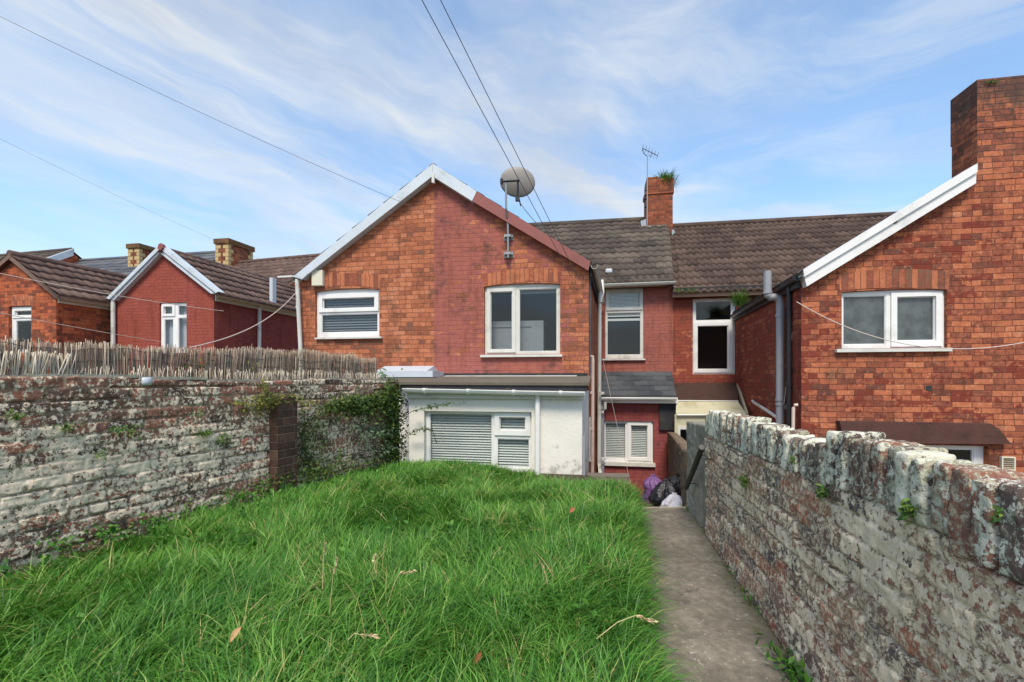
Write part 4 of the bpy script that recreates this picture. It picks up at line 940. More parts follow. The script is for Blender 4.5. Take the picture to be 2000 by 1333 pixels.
Yg, Kg = np.meshgrid(yy, kk, indexing='ij'); X0 = 0.45 + 0.235 * (Yg - 1.775); X1 = 0.86 + 0.187 * Yg
Xg = X0 + (X1 - X0) * Kg
Zg = 0.004 + 0.018 * (fbm(Xg * 3, Yg * 3, 2.0) - 0.5) - 0.03 * sstep(Y_END - 0.06, Y_END + 0.02, Yg)
kind(mesh_np('path', np.stack([Xg, Yg, Zg + 0.006], -1).reshape(-1, 3), grid_faces(nv, nu), path_mat(), attrs=dict(edge=np.abs(Kg * 2 - 1).ravel(), end=sstep(Y_END - 0.13, Y_END - 0.03, Yg).ravel()), smooth=True), 'structure')

# ------------------------------------------------------------------ rough old brick walls as displaced geometry
def rough_mat(name, stops, mort, white=0.5, whitec=S(246, 228, 200), lichen=None, moss=0.3, dirt=0.5, wscale=1.0):
    mt, t, b, o_ = newmat(name); p = t.obj(); bid = t.attr('bid'); jm = t.attr('jm'); wd = t.attr('wd')
    n1 = t.noise(p, 2.0, 6, 0.62); n2 = t.noise(p, 11, 6, 0.68); n3 = t.noise(p, 46, 5, 0.7); n4 = t.noise(p, 150, 3, 0.6)
    c = t.ramp(t.m('ADD', bid, t.m('MULTIPLY', t.m('SUBTRACT', n2, 0.5), 1.1), clamp=True), stops)
    k = t.mr(n3, 0.3, 0.7, 0.62, 1.3); c = t.mix(1.0, c, t.xyz(k, k, k), 'MULTIPLY')
    mk = t.mr(n3, 0.3, 0.7, 0.7, 1.2); c = t.mix(t.m('ADD', 0.15, t.m('MULTIPLY', jm, 0.85)), t.mix(1.0, mort, t.xyz(mk, mk, mk), 'MULTIPLY'), c)
    gf = t.step(t.m('ADD', t.m('MULTIPLY', t.noise(p, 7, 6, 0.7), 0.6), t.m('MULTIPLY', n3, 0.4)), 0.46, 0.6)
    c = t.mix(t.m('MULTIPLY', gf, 0.38), c, t.mix(1.0, S(128, 120, 108), t.xyz(mk, mk, mk), 'MULTIPLY'))
    # flaking limewash: a broad density field (mesh attribute) against ragged small-scale noise
    n5 = t.noise(p, 30, 7, 0.74, 0.4)
    rag = t.m('ADD', t.m('MULTIPLY', n2, 0.16), t.m('ADD', t.m('MULTIPLY', n5, 0.46), t.m('ADD', t.m('MULTIPLY', n3, 0.28), t.m('MULTIPLY', n4, 0.10))))
    wm = t.step(t.m('SUBTRACT', t.m('ADD', rag, t.m('MULTIPLY', t.m('SUBTRACT', wd, 0.5), 0.17)), 1.0 - white), -0.006, 0.012)
    wm = t.m('MULTIPLY', wm, t.mr(n4, 0.3, 0.55, 0.84, 1.0))
    wk = t.mr(n2, 0.3, 0.7, 0.78, 1.06); c = t.mix(t.m('MULTIPLY', wm, 0.94), c, t.mix(1.0, whitec, t.xyz(wk, wk, wk), 'MULTIPLY'))
    if lichen:
        lm_ = t.step(t.m('ADD', t.m('MULTIPLY', t.noise(p, 44, 7, 0.78, 0.5), 0.75), t.m('MULTIPLY', n1, 0.25)), 0.495, 0.55)
        c = t.mix(t.m('MULTIPLY', lm_, 0.72), c, lichen)
    dm = t.step(t.m('ADD', t.m('MULTIPLY', t.noise(p, 4.5, 7, 0.7), 0.6), t.m('MULTIPLY', n3, 0.4)), 0.52, 0.64)
    c = t.mix(t.m('MULTIPLY', dm, dirt), c, S(70, 60, 50))
    gm = t.step(t.m('ADD', t.m('MULTIPLY', t.noise(p, 3.3, 6, 0.7), 0.75), t.m('MULTIPLY', n3, 0.25)), 0.56, 0.68)
    c = t.mix(t.m('MULTIPLY', gm, moss), c, S(84, 88, 52))
    t.put(b.inputs['Base Color'], c); b.inputs['Roughness'].default_value = 0.93; b.inputs['Specular IOR Level'].default_value = 0.2
    h = t.m('ADD', t.m('MULTIPLY', n3, 0.6), t.m('ADD', t.m('MULTIPLY', n4, 0.4), t.m('MULTIPLY', wm, 0.35)))
    t.put(b.inputs['Normal'], t.bump(h, 0.006, 0.9)); return mt

def rough_wall(name, F, u0, u1, z0, top, thick, step, mat, parent, seed, wdens, bw=0.225, ch=0.075, tilt=0.0, deep=0.35, joint=0.004, lump=1.0, bwhite=0.34):
    nu = int((u1 - u0) / step) + 1; zt0 = max(top(u0), top((u0 + u1) / 2), top(u1)); nv = int((zt0 - z0) / step) + 1
    u = np.linspace(u0, u1, nu)[:, None]; k = np.linspace(0, 1, nv)[None, :]
    tp = np.array([top(x) for x in u[:, 0]])[:, None]
    z = z0 + (tp - z0) * k; u = u + 0 * z
    zw = z + 0.022 * (fbm(u * 1.1, z * 0.7, seed) - 0.5) + tilt * u
    row = np.floor(zw / ch); fv = zw / ch - row
    hd = (np.mod(row, 4) < 1); bwr = np.where(hd, bw * 0.5, bw)
    us = u + np.mod(row, 2) * bw * 0.5 + hsh(row, row * 0.7, seed) * 0.07 + 0.012 * (fbm(u * 6, zw * 6, seed + 5) - 0.5)
    col = np.floor(us / bwr); fu = us / bwr - col
    bid = hsh(col, row, seed + 1); b2 = hsh(col, row, seed + 2)
    n_f = fbm(u * 30, z * 30, seed + 3, 4); n_m = fbm(u * 7, z * 7, seed + 4, 4); n_l = fbm(u * 1.3, z * 1.3, seed + 6, 3)
    ed = np.minimum(np.minimum(fu, 1 - fu) * bwr, np.minimum(fv, 1 - fv) * ch) + 0.008 * (n_f - 0.5)
    prof = sstep(0.002, 0.0085, ed); b3 = hsh(col, row, seed + 12)
    # raked-out joints here and there
    jr = hsh(np.floor((us + bwr * 0.5) / 0.4), np.floor(zw / ch + 0.5), seed + 8)
    jd = joint + 0.004 * n_m + np.where(jr > 1 - deep * 0.5, 0.030, 0.0) * sstep(0.35, 0.6, n_l + 0.2 * (jr - 0.5) * 2)
    off = -jd * (1 - prof) + (b2 - 0.5) * 0.010 + lump * 0.012 * (n_m - 0.5) + 0.013 * (n_f - 0.5) + lump * 0.02 * (n_l - 0.5)
    off = off - 0.010 * prof * sstep(0.62, 0.75, n_m) * (b2 > 0.5)
    off = np.where(k > 0.995, off - 0.006, off)
    P = (np.array(F.O)[None, None] + np.array(F.d)[None, None] * u[..., None] + np.array([0, 0, 1.0])[None, None] * z[..., None] + np.array(F.n)[None, None] * off[..., None])
    verts = P.reshape(-1, 3); faces = grid_faces(nu, nv)
    nb_ = len(verts); tops = np.arange(nu) * nv + nv - 1
    bt = P[:, -1, :] - np.array(F.n)[None] * (thick + off[:, -1])[:, None] + np.array([0, 0, 1.0]) * (0.012 * (fbm(u[:, 0] * 9, u[:, 0] * 0, seed + 9) - 0.5))[:, None]
    bb = bt.copy(); bb[:, 2] = z0; fb = P[:, 0, :]
    verts = np.concatenate([verts, bt, bb]); i = np.arange(nu - 1)
    faces = np.concatenate([faces, np.stack([tops[:-1], tops[1:], nb_ + i + 1, nb_ + i], -1), np.stack([nb_ + i, nb_ + i + 1, nb_ + nu + i + 1, nb_ + nu + i], -1)])
    for e in (0, nu - 1):      # closed ends
        js = np.arange(nv - 1); kz = np.linspace(0, 1, nv)[:, None]
        be = (bb[e][None] * (1 - kz) + bt[e][None] * kz); s0 = len(verts); verts = np.concatenate([verts, be])
        a = e * nv + js; faces = np.concatenate([faces, np.stack([a, a + 1, s0 + js + 1, s0 + js], -1)])
    ext_ = len(verts) - nb_
    uu = np.concatenate([u.ravel(), np.zeros(ext_)]); 
    at_ = dict(bid=np.concatenate([np.clip(bid.ravel(), 0, 1), np.full(ext_, 0.5)]), jm=np.concatenate([(prof * 1.0).ravel(), np.full(ext_, 0.4)]),
               wd=np.concatenate([(wdens(u, z, n_l) + bwhite * (b3 - 0.5) * prof - 0.12 * (1 - prof)).ravel(), np.full(ext_, 0.4)]))
    return mesh_np(name, verts, faces, mat, parent, attrs=at_, smooth=True)

MAT['wall_left'] = rough_mat('flaking_limewashed_brick', [(0, S(84, 66, 58)), (0.3, S(124, 92, 78)), (0.65, S(150, 102, 84)), (1, S(174, 112, 88))], S(168, 148, 124), white=0.509, moss=0.2, dirt=0.26)
MAT['wall_right'] = rough_mat('lichened_old_brick', [(0, S(92, 84, 84)), (0.3, S(136, 104, 92)), (0.65, S(160, 108, 90)), (1, S(182, 114, 88))], S(170, 150, 126), white=0.508, whitec=S(248, 228, 198), lichen=S(216, 196, 162), moss=0.12, dirt=0.22)
MAT['coping'] = rough_mat('lichened_coping_brick', [(0, S(98, 86, 80)), (0.6, S(120, 94, 84)), (1, S(148, 98, 80))], S(70, 62, 54), white=0.515, whitec=S(226, 224, 206), lichen=S(192, 190, 162), moss=0.22, dirt=0.4)

lwall = thing('garden_wall', 'long garden wall of flaking whitewashed brick under the reed screen', 'garden wall', tuple(LW.P(1.5, 0)))
uend = LW.uv(772, 800)[0]; upil = LW.uv(526, 800)[0]
def wd_left(u, z, nl):
    c = np.exp(-(((u - 0.75) / 1.0) ** 2 + ((z - 0.55) / 0.26) ** 2)); d = 0.5 * np.exp(-((u - 2.55) / 0.5) ** 2)
    return np.clip(0.34 + 0.42 * c + 0.25 * d + 0.45 * (nl - 0.5), 0, 1)
ltop = lambda u: 1.175 + 0.012 * math.sin(u * 3.0) + (0.02 if u < 0.65 else 0.0)
rough_wall('brickwork', LW, -1.4, uend + 0.1, -0.15, ltop, 0.12, 0.0085, MAT['wall_left'], lwall, 3.0, wd_left, tilt=0.0)
cm = MB(); uu = -1.4
while uu < uend:
    l_ = random.uniform(0.25, 0.6); zt_ = ltop(uu) + random.uniform(0.0, 0.012); u1_ = min(uu + l_, uend + 0.1)
    cm.para(LW.P(uu, ltop(uu) - 0.006, -0.118), LW.d * (u1_ - uu - 0.004), LW.n * (0.118 + random.uniform(-0.012, 0.004)), ZU * (0.016 + random.uniform(0, 0.008))); uu = u1_
cm.build('mortar_cap', simple('pale_mortar', S(170, 164, 148), 0.9, 0.25, 7, dirt=S(90, 92, 60), dirtamt=0.7, bump=0.01), lwall)
pil = MB(); pu0, pu1 = upil, upil + 0.235
pil.box(LW, pu0, pu1, -0.1, 0.985, -0.02, 0.10); pil.box(LW, pu0 + 0.01, pu1 - 0.01, 0.985, 1.02, -0.02, 0.09)
pil.build('pier', brick_mat('brown_brick_pier', [(0, S(64, 48, 42)), (0.5, S(86, 64, 54)), (1, S(104, 78, 64))], S(104, 92, 80), dirtamt=0.6, dirt=S(62, 46, 40)), lwall)

rwall = thing('garden_wall', 'lichened old brick wall with bricks on edge along its top, beside the path', 'garden wall', tuple(RW.P(2.0, 0)))
uY = lambda y: y / 0.983
wd_right = lambda u, z, nl: np.clip(0.42 + 0.22 * sstep(2.4, 0.9, u) + 0.4 * (nl - 0.5), 0, 1)
def zb_r(u):
    y = u * 0.983
    return 0.755 if y > 2.45 else (0.775 if y > 1.6 else (0.80 if y > 1.04 else 0.77))
rough_wall('brickwork', RW, -0.8, uY(Y_W), -0.2, lambda u: zb_r(u) + 0.01, 0.11, 0.0065, MAT['wall_right'], rwall, 8.0, wd_right, deep=0.8, joint=0.005, lump=0.6, bwhite=0.42)

def rough_bricks(name, items, mat, parent, amp=0.008, sub=(9, 12, 20)):
    """items: (origin, ax, ay, az, id) boxes; each subdivided, rounded and roughened; one mesh."""
    VV = []; FF = []; bid = []; jm = []; wd = []; base = 0
    nx, ny, nz = sub
    for (O, ax, ay, az, idv, wdv) in items:
        O, ax, ay, az = [np.array(q_) for q_ in (O, ax, ay, az)]
        for axis_ in range(3):
            for side_ in (0, 1):
                na_, nb2 = [(ny, nz), (nx, nz), (nx, ny)][axis_]
                a, b_ = np.meshgrid(np.linspace(0, 1, na_), np.linspace(0, 1, nb2), indexing='ij'); c = np.full_like(a, side_)
                q_ = [np.stack([c, a, b_], -1), np.stack([a, c, b_], -1), np.stack([a, b_, c], -1)][axis_].reshape(-1, 3)
                L = np.array([np.linalg.norm(ax), np.linalg.norm(ay), np.linalg.norm(az)]); h = (q_ - 0.5) * L
                r = 0.012; inner = np.clip(h, -L / 2 + r, L / 2 - r); d = h - inner; dl = np.linalg.norm(d, axis=1, keepdims=True)
                hh = inner + np.where(dl > 1e-6, d / np.maximum(dl, 1e-6) * np.minimum(dl, r), 0)
                P = O + (ax + ay + az) / 2 + hh[:, :1] * ax / L[0] + hh[:, 1:2] * ay / L[1] + hh[:, 2:3] * az / L[2]
                nn = [(np.stack([fbm(P[:, (i + 1) % 3] * 34 + idv * 40, P[:, (i + 2) % 3] * 34 + P[:, i] * 21, i + 20.0, 4) - 0.5 for i in range(3)], -1))][0]
                P = P + nn * amp * 2
                VV.append(P); FF.append(grid_faces(na_, nb2) + base); base += len(P)
                bid.append(np.full(len(P), idv)); jm.append(np.ones(len(P))); wd.append(np.full(len(P), wdv))
    return mesh_np(name, np.concatenate(VV), np.concatenate(FF), mat, parent, attrs=dict(bid=np.concatenate(bid), jm=np.concatenate(jm), wd=np.concatenate(wd)), smooth=True)
items = []; y = 0.30
while y < Y_W - 0.03:
    w = random.uniform(0.046, 0.062) if y > 1.05 else random.uniform(0.056, 0.07)
    if y < 1.045: zt_ = 0.975 + 0.006 * math.sin(y * 20)
    elif y < 1.585: zt_ = 0.985 + (y - 1.05) * 0.045
    elif y < 2.42: zt_ = 0.942 + (y - 1.6) * 0.020
    else: zt_ = 0.972 - (y - 2.45) * 0.014
    zt_ += random.uniform(-0.012, 0.006) - (0.025 if random.random() < 0.10 else 0); u_ = uY(y); z0_ = zb_r(u_) + 0.012 + random.uniform(0, 0.006)
    tl = random.uniform(-0.07, 0.07) * 0.18; oo = random.uniform(-0.009, 0.009)
    if y < 1.045: oo += 0.006
    az = ZU * (zt_ - z0_) + RW.d * tl + RW.n * random.uniform(-0.006, 0.006)
    items.append((RW.P(u_, z0_, -0.112 + oo), RW.d * w, RW.n * 0.118, az, 0.97 if 0.99 < y < 1.04 else random.random(), 0.15 if (0.99 < y < 1.04) else random.uniform(0.2, 0.75)))
    y += w * 0.983 + random.uniform(0.004, 0.010)
    if abs(y - 1.045) < 0.035: y = 1.05
rough_bricks('brick_coping', items, MAT['coping'], rwall)
rough_wall('coping_mortar', RW, 0.3, uY(Y_W) - 0.02, 0.70, lambda u: zb_r(u) + 0.155, 0.085, 0.012, MAT['coping'], rwall, 5.0, lambda u, z, nl: 0.35 + 0 * u, deep=0.0).location = (-RW.n * 0.016)

# lower continuation walls beyond the path end
gw = thing('rendered_wall', 'short grey rendered wall stepping down past the end of the right wall', 'wall', tuple(RW.P(4.7, 0)))
RW2 = Frame((xr(Y_W) + 0.012, Y_W), (0.184, 0.983), (-0.983, 0.184))
MAT['greyrender'] = rough_mat('grey_streaked_render', [(0, S(134, 128, 118)), (1, S(158, 150, 138))], S(146, 140, 128), white=0.49, whitec=S(172, 172, 166), lichen=S(150, 150, 130), moss=0.35, dirt=0.45)
rough_wall('rendering', RW2, 0.0, 0.78, GROUND, lambda u: 0.83 - 0.04 * u, 0.12, 0.014, MAT['greyrender'], gw, 13.0, lambda u, z, nl: 0.4 + nl - 0.5, bw=0.5, ch=0.3)
hr = MB(); hr.tube([RW2.px(1371, 874, 0.06), RW2.px(1356, 914, 0.06), RW2.px(1340, 953, 0.06)], 0.021, 10)
for f_ in (0.15, 0.85):
    p_ = RW2.px(1371, 874, 0.06).lerp(RW2.px(1340, 953, 0.06), f_); hr.tube([p_, p_ - RW2.n * 0.07], 0.010, 6)
tag(hr.build('handrail', MAT['blackplastic']), 'dark sloping handrail bar fixed to the grey rendered wall', 'handrail')
yw = thing('yard_wall', 'low mossy yard wall running back to the slate lean to behind the bin bags', 'wall', (2.2, 7.0, GROUND))
RW3 = Frame((1.60, 4.17), (0.2934, 0.956), (-0.956, 0.2934))
MAT['yardwall'] = rough_mat('mossy_yard_brick', [(0, S(96, 82, 66)), (0.6, S(124, 100, 78)), (1, S(140, 104, 80))], S(128, 118, 96), white=0.36, moss=0.55, dirt=0.6)
rough_wall('brickwork', RW3, 0.0, 5.1, GROUND, lambda u: 0.50 - 0.070 * u, 0.14, 0.02, MAT['yardwall'], yw, 17.0, lambda u, z, nl: 0.4 + nl - 0.5)

# ------------------------------------------------------------------ reed screen
def vary_mat(name, stops, rough=0.8, trans=0.0, tint=None, grad=None):
    mt, t, b, o_ = newmat(name); r = t.attr('rnd'); p = t.obj()
    c = t.ramp(t.m('ADD', r, t.m('MULTIPLY', t.m('SUBTRACT', t.noise(p, 18, 3, 0.6), 0.5), 0.35), clamp=True), stops)
    if grad:
        c = t.mix(t.m('MULTIPLY', t.attr('tip'), grad[1]), c, grad[0])
    t.put(b.inputs['Base Color'], c); b.inputs['Roughness'].default_value = rough
    b.inputs['Specular IOR Level'].default_value = 0.3
    if trans:
        tr = t.node('ShaderNodeBsdfTranslucent'); t.put(tr.inputs[0], t.mix(1.0, c, tint or (1.1, 1.25, 0.6, 1), 'MULTIPLY'))
        mx = t.node('ShaderNodeMixShader'); mx.inputs[0].default_value = trans
        t.l.new(b.outputs[0], mx.inputs[1]); t.l.new(tr.outputs[0], mx.inputs[2]); t.l.new(mx.outputs[0], o_.inputs[0])
    return mt
MAT['reed'] = vary_mat('weathered_reed', [(0, S(104, 90, 78)), (0.45, S(144, 127, 110)), (0.8, S(174, 157, 136)), (1, S(206, 192, 170))])
MAT['reedpale'] = vary_mat('bleached_reed', [(0, S(120, 108, 94)), (0.4, S(186, 174, 152)), (1, S(216, 208, 190))])
def reeds(name, us, z0s, z1s, offs, lean, r, mat, parent):
    N = len(us); VV = []; k = 4
    d = np.array(LW.d); nn = np.array(LW.n); O = np.array(LW.O)
    base = O[None] + d[None] * us[:, None] + nn[None] * offs[:, None]; top = base + d[None] * lean[:, None]
    top = top + nn[None] * RNG.normal(0, 0.01, N)[:, None]
    base = base.copy(); base[:, 2] = z0s; top[:, 2] = z1s
    ang = np.arange(k) * 2 * np.pi / k
    for ring in (base, top):
        for a in ang: VV.append(ring + (d * math.cos(a) + nn * math.sin(a))[None] * r[:, None])
    V_ = np.stack(VV, 1).reshape(-1, 3)
    i = np.arange(N)[:, None] * 2 * k; F_ = []
    for j in range(k): F_.append(np.stack([i[:, 0] + j, i[:, 0] + (j + 1) % k, i[:, 0] + k + (j + 1) % k, i[:, 0] + k + j], -1))
    F_.append(np.stack([i[:, 0] + k, i[:, 0] + k + 1, i[:, 0] + k + 2, i[:, 0] + k + 3], -1))
    return mesh_np(name, V_, np.concatenate(F_), mat, parent, attrs=dict(rnd=np.repeat(RNG.random(N), 2 * k)))
scr = thing('reed_screen', 'weathered split reed screen standing ragged along the top of the left garden wall', 'reed screen', tuple(LW.P(1.5, 1.19)))
us0 = -1.4; us1 = LW.uv(739, 715, -0.1)[0]
N = 2800; uu = np.sort(us0 + (us1 - us0) * RNG.random(N))
ztop = 1.18 + np.interp(uu, [us0, 0, 0.6, 1.2, 1.7, 2.4, us1 - 0.6, us1], [0.24, 0.235, 0.235, 0.24, 0.28, 0.295, 0.285, 0.27])
ztop = ztop + 0.05 * (fbm(uu * 4.0, uu * 0, 3.0) - 0.5) + RNG.normal(0, 0.012, N) - 0.06 * (RNG.random(N) > 0.9)
lean = 0.035 * (fbm(uu * 2.2, uu * 0 + 4, 6.0) - 0.5) * 2 + RNG.normal(0, 0.008, N)
offs = -0.10 + RNG.normal(0, 0.008, N) + 0.02 * np.sin(uu * 3.0)
reeds('reed_panel', uu, np.full(N, 1.16), ztop, offs, lean, RNG.uniform(0.0012, 0.0026, N), MAT['reed'], scr)
N2 = 420; ub_ = LW.uv(128, 715, -0.07)[0]; uu2 = np.sort(us0 + (ub_ - us0) * RNG.random(N2))
fp_ = reeds('reed_panel', uu2, np.full(N2, 1.17), 1.335 + 0.01 * np.sin(uu2 * 9) + RNG.normal(0, 0.006, N2), np.full(N2, -0.045) + RNG.normal(0, 0.006, N2), RNG.normal(0.012, 0.02, N2), RNG.uniform(0.002, 0.004, N2), MAT['reedpale'], scr)
fp_['label'] = 'lower bleached front panel'
N3 = 420; ua_ = LW.uv(560, 740)[0]; uu3 = ub_ + (us1 - ub_) * RNG.random(N3)
reeds('reed_stubs', uu3, np.full(N3, 1.17), 1.245 + 0.03 * fbm(uu3 * 3, uu3 * 0, 1.0) + RNG.normal(0, 0.014, N3), np.full(N3, -0.06) + RNG.normal(0, 0.008, N3), RNG.normal(0.0, 0.012, N3), RNG.uniform(0.0016, 0.003, N3), MAT['reedpale'], scr)
wm_ = MB()
for zz_, ph_ in ((0.06, 0), (0.13, 1), (0.20, 2)):
    pts = [LW.P(u_, 1.18 + zz_ + 0.012 * math.sin(u_ * 9 + ph_) + 0.006 * math.sin(u_ * 31), -0.088 + 0.02 * math.sin(u_ * 3.0)) for u_ in np.arange(us0, us1, 0.04)]
    wm_.tube(pts, 0.0022, 4)
wm_.build('binding_wire', simple('rusty_wire', S(84, 74, 66), 0.7), scr)
tb = LW.px(283, 745, -0.02); tm = MB(); tm.tube([LW.px(283, 753, -0.02), LW.px(283, 748, -0.02), LW.px(283, 739, -0.02), LW.px(283, 737.6, -0.02)], [0.036, 0.042, 0.042, 0.034], 16)
tg = tm.build('plastic_tub', MAT['flue'], None, True); tag(tg, 'small white plastic tub standing on the left garden wall before the reeds', 'tub')

# ------------------------------------------------------------------ leaves and plants
def leaf_mat(name, a, b_, c_, trans=0.3): return vary_mat(name, [(0, a), (0.5, b_), (1, c_)], 0.55, trans, (1.0, 1.1, 0.5, 1))
MAT['ivy'] = leaf_mat('ivy_leaf', S(44, 66, 34), S(70, 100, 48), S(116, 132, 58))
MAT['fern'] = leaf_mat('fern_leaf', S(52, 84, 36), S(84, 120, 52), S(124, 148, 70))
MAT['yellowleaf'] = leaf_mat('yellow_green_leaf', S(62, 84, 36), S(108, 120, 50), S(164, 160, 76))
MAT['greyleaf'] = leaf_mat('grey_green_leaf', S(66, 88, 62), S(104, 128, 96), S(150, 168, 136))
MAT['weed'] = leaf_mat('weed_leaf', S(50, 92, 36), S(78, 130, 48), S(112, 156, 66))
MAT['stem'] = simple('brown_stem', S(98, 84, 58), 0.8)
def leaves(name, pts, nrm, size, mat, parent=None, droop=0.4, aspect=0.55, spread=0.9):
    """pts (N,3): leaf bases; nrm: outward direction the leaves roughly face; pointed folded leaf blades"""
    pts = np.asarray(pts, float); N = len(pts); nrm = np.array(nrm, float); nrm = nrm / np.linalg.norm(nrm)
    dirs = RNG.normal(0, spread, (N, 3)) + nrm[None] * 0.9 + np.array([0, 0, -droop])[None]; dirs /= np.linalg.norm(dirs, axis=1, keepdims=True)
    up_ = RNG.normal(0, 0.5, (N, 3)) + nrm[None] * 0.8 + np.array([0, 0, 0.9])[None]
    sd = np.cross(dirs, up_); sd /= np.maximum(np.linalg.norm(sd, axis=1, keepdims=True), 1e-6); un = np.cross(sd, dirs)
    L = (size * RNG.uniform(0.55, 1.25, N))[:, None]; w = L * aspect * 0.5
    V_ = np.stack([pts, pts + dirs * L * 0.42 + sd * w + un * L * 0.12, pts + dirs * L, pts + dirs * L * 0.42 - sd * w + un * L * 0.12, pts + dirs * L * 0.45], 1).reshape(-1, 3)
    i = np.arange(N) * 5
    F_ = np.concatenate([np.stack([i, i + 1, i + 2, i + 4], -1), np.stack([i, i + 4, i + 2, i + 3], -1)])
    return mesh_np(name, V_, F_, mat, parent, attrs=dict(rnd=np.repeat(RNG.random(N), 5)))
def clump_pts(F, blobs, off=(0.01, 0.06)):
    """blobs: (px, py, rx, ry, n) gaussian patches on a plane"""
    out = []
    for (x, y, rx, ry, n) in blobs:
        for _ in range(n):
            p = F.px(random.gauss(x, rx), random.gauss(y, ry), random.uniform(*off)); out.append(tuple(p))
    return out
def blades(name, bases, L, mat, parent=None, w=0.004, spread=0.5, curve=1.1, seg=4, head=None, t0=None):
    """curved tapering blades: bases (N,3)"""
    B = np.asarray(bases, float); N = len(B)
    az = RNG.uniform(0, 2 * np.pi, N) if head is None else head
    L = np.asarray(L) * np.ones(N); th0 = np.abs(RNG.normal(0, spread, N)) if t0 is None else t0
    cv = curve * RNG.uniform(0.5, 1.4, N)
    hd = np.stack([np.cos(az), np.sin(az), 0 * az], -1); tw = RNG.normal(0, 0.5, N)
    sd = np.stack([-np.sin(az + tw), np.cos(az + tw), 0 * az], -1)
    w = np.asarray(w) * np.ones(N)
    P = B.copy(); VV = []; tips = []
    for k in range(seg + 1):
        t = k / seg; ww = w * (1 - t ** 1.6) * (0.75 + 0.5 * t) + 0.0002
        VV += [P - sd * ww[:, None] * 0.5, P + sd * ww[:, None] * 0.5]; tips += [t, t]
        th = th0 + cv * (t + 0.5 / seg) ** 1.3; st = L / seg
        P = P + hd * (np.sin(th) * st)[:, None] + np.array([0, 0, 1.0])[None] * (np.cos(th) * st)[:, None]
    m_ = 2 * (seg + 1); V_ = np.stack(VV, 1).reshape(-1, 3); i = np.arange(N) * m_
    F_ = np.concatenate([np.stack([i + 2 * k, i + 2 * k + 1, i + 2 * k + 3, i + 2 * k + 2], -1) for k in range(seg)])
    return V_, F_, np.repeat(np.tile(tips, 1)[None], N, 0).ravel(), m_

# ------------------------------------------------------------------ lawn
MAT['thatch'] = vary_mat('dead_grass', [(0, S(112, 96, 58)), (0.5, S(158, 140, 92)), (1, S(196, 180, 130))])
def soil_h(x, y): return 0.025 + 0.09 * (fbm(x * 0.9 + 5, y * 0.9, 31.0, 3) - 0.4) - 0.17 * sstep(-0.9, 0.9, x) * sstep(4.3, 5.5, y)
def far_y(x): return np.where(x < 0.93, 5.70 - 0.176 * (x - 0.878) - 0.02, np.interp(x, [0.93, 1.33], [5.66, 4.45]))
yy = np.linspace(-0.5, 6.05, 150); kk = np.linspace(0, 1, 90); Yg, Kg = np.meshgrid(yy, kk, indexing='ij')
Xg = xl(Yg) + (np.minimum(xp(Yg), 1.33 - 0.33 * np.clip(Yg - 4.45, 0, 9)) - xl(Yg)) * Kg
kind(mesh_np('lawn_soil', np.stack([Xg, Yg, soil_h(Xg, Yg) - 0.09 * sstep(0.94, 1, Kg)], -1).reshape(-1, 3), grid_faces(150, 90), MAT['soil'], smooth=True), 'structure')
def grass_mat():
    mt, t, b, o_ = newmat('grass_blade'); r = t.attr('rnd'); tip = t.attr('tip'); p = t.obj()
    c = t.ramp(t.m('ADD', r, t.m('MULTIPLY', t.m('SUBTRACT', t.noise(p, 1.4, 3, 0.6), 0.5), 0.6), clamp=True),
               [(0, S(32, 84, 26)), (0.3, S(58, 116, 38)), (0.65, S(98, 154, 54)), (0.92, S(150, 184, 86)), (1, S(184, 172, 112))])
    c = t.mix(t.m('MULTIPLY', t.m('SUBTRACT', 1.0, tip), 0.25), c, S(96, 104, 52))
    t.put(b.inputs['Base Color'], c); b.inputs['Roughness'].default_value = 0.45; b.inputs['Specular IOR Level'].default_value = 0.35
    tr = t.node('ShaderNodeBsdfTranslucent'); t.put(tr.inputs[0], t.mix(1.0, c, (1.0, 1.15, 0.5, 1), 'MULTIPLY'))
    mx = t.node('ShaderNodeMixShader'); mx.inputs[0].default_value = 0.25
    t.l.new(b.outputs[0], mx.inputs[1]); t.l.new(tr.outputs[0], mx.inputs[2]); t.l.new(mx.outputs[0], o_.inputs[0]); return mt
MAT['grass'] = grass_mat()
NT_ = 21000
ty = 0.9 + (6.0 - 0.9) * RNG.random(NT_) ** 1.25; tx0 = xl(ty) + 0.03; tx1 = np.minimum(xp(ty), 1.33)
tx = tx0 + (tx1 - tx0) * RNG.random(NT_)
ok = (ty < far_y(tx)) & (np.abs(tx) < 1.25 * ty + 0.5); tx, ty = tx[ok], ty[ok]
# bare and thin patches come from a noise field
keep = RNG.random(len(tx)) < 0.35 + 1.1 * fbm(tx * 2.2, ty * 2.2, 51.0, 3); tx, ty = tx[keep], ty[keep]
per = 13
bx = np.repeat(tx, per) + RNG.normal(0, 0.016, len(tx) * per); by = np.repeat(ty, per) + RNG.normal(0, 0.016, len(tx) * per)
fx = fbm(tx * 1.5, ty * 1.5, 41.0, 3); flow = fx * 4 * np.pi + 0.6
headt = flow + RNG.normal(0, 0.95, len(tx))
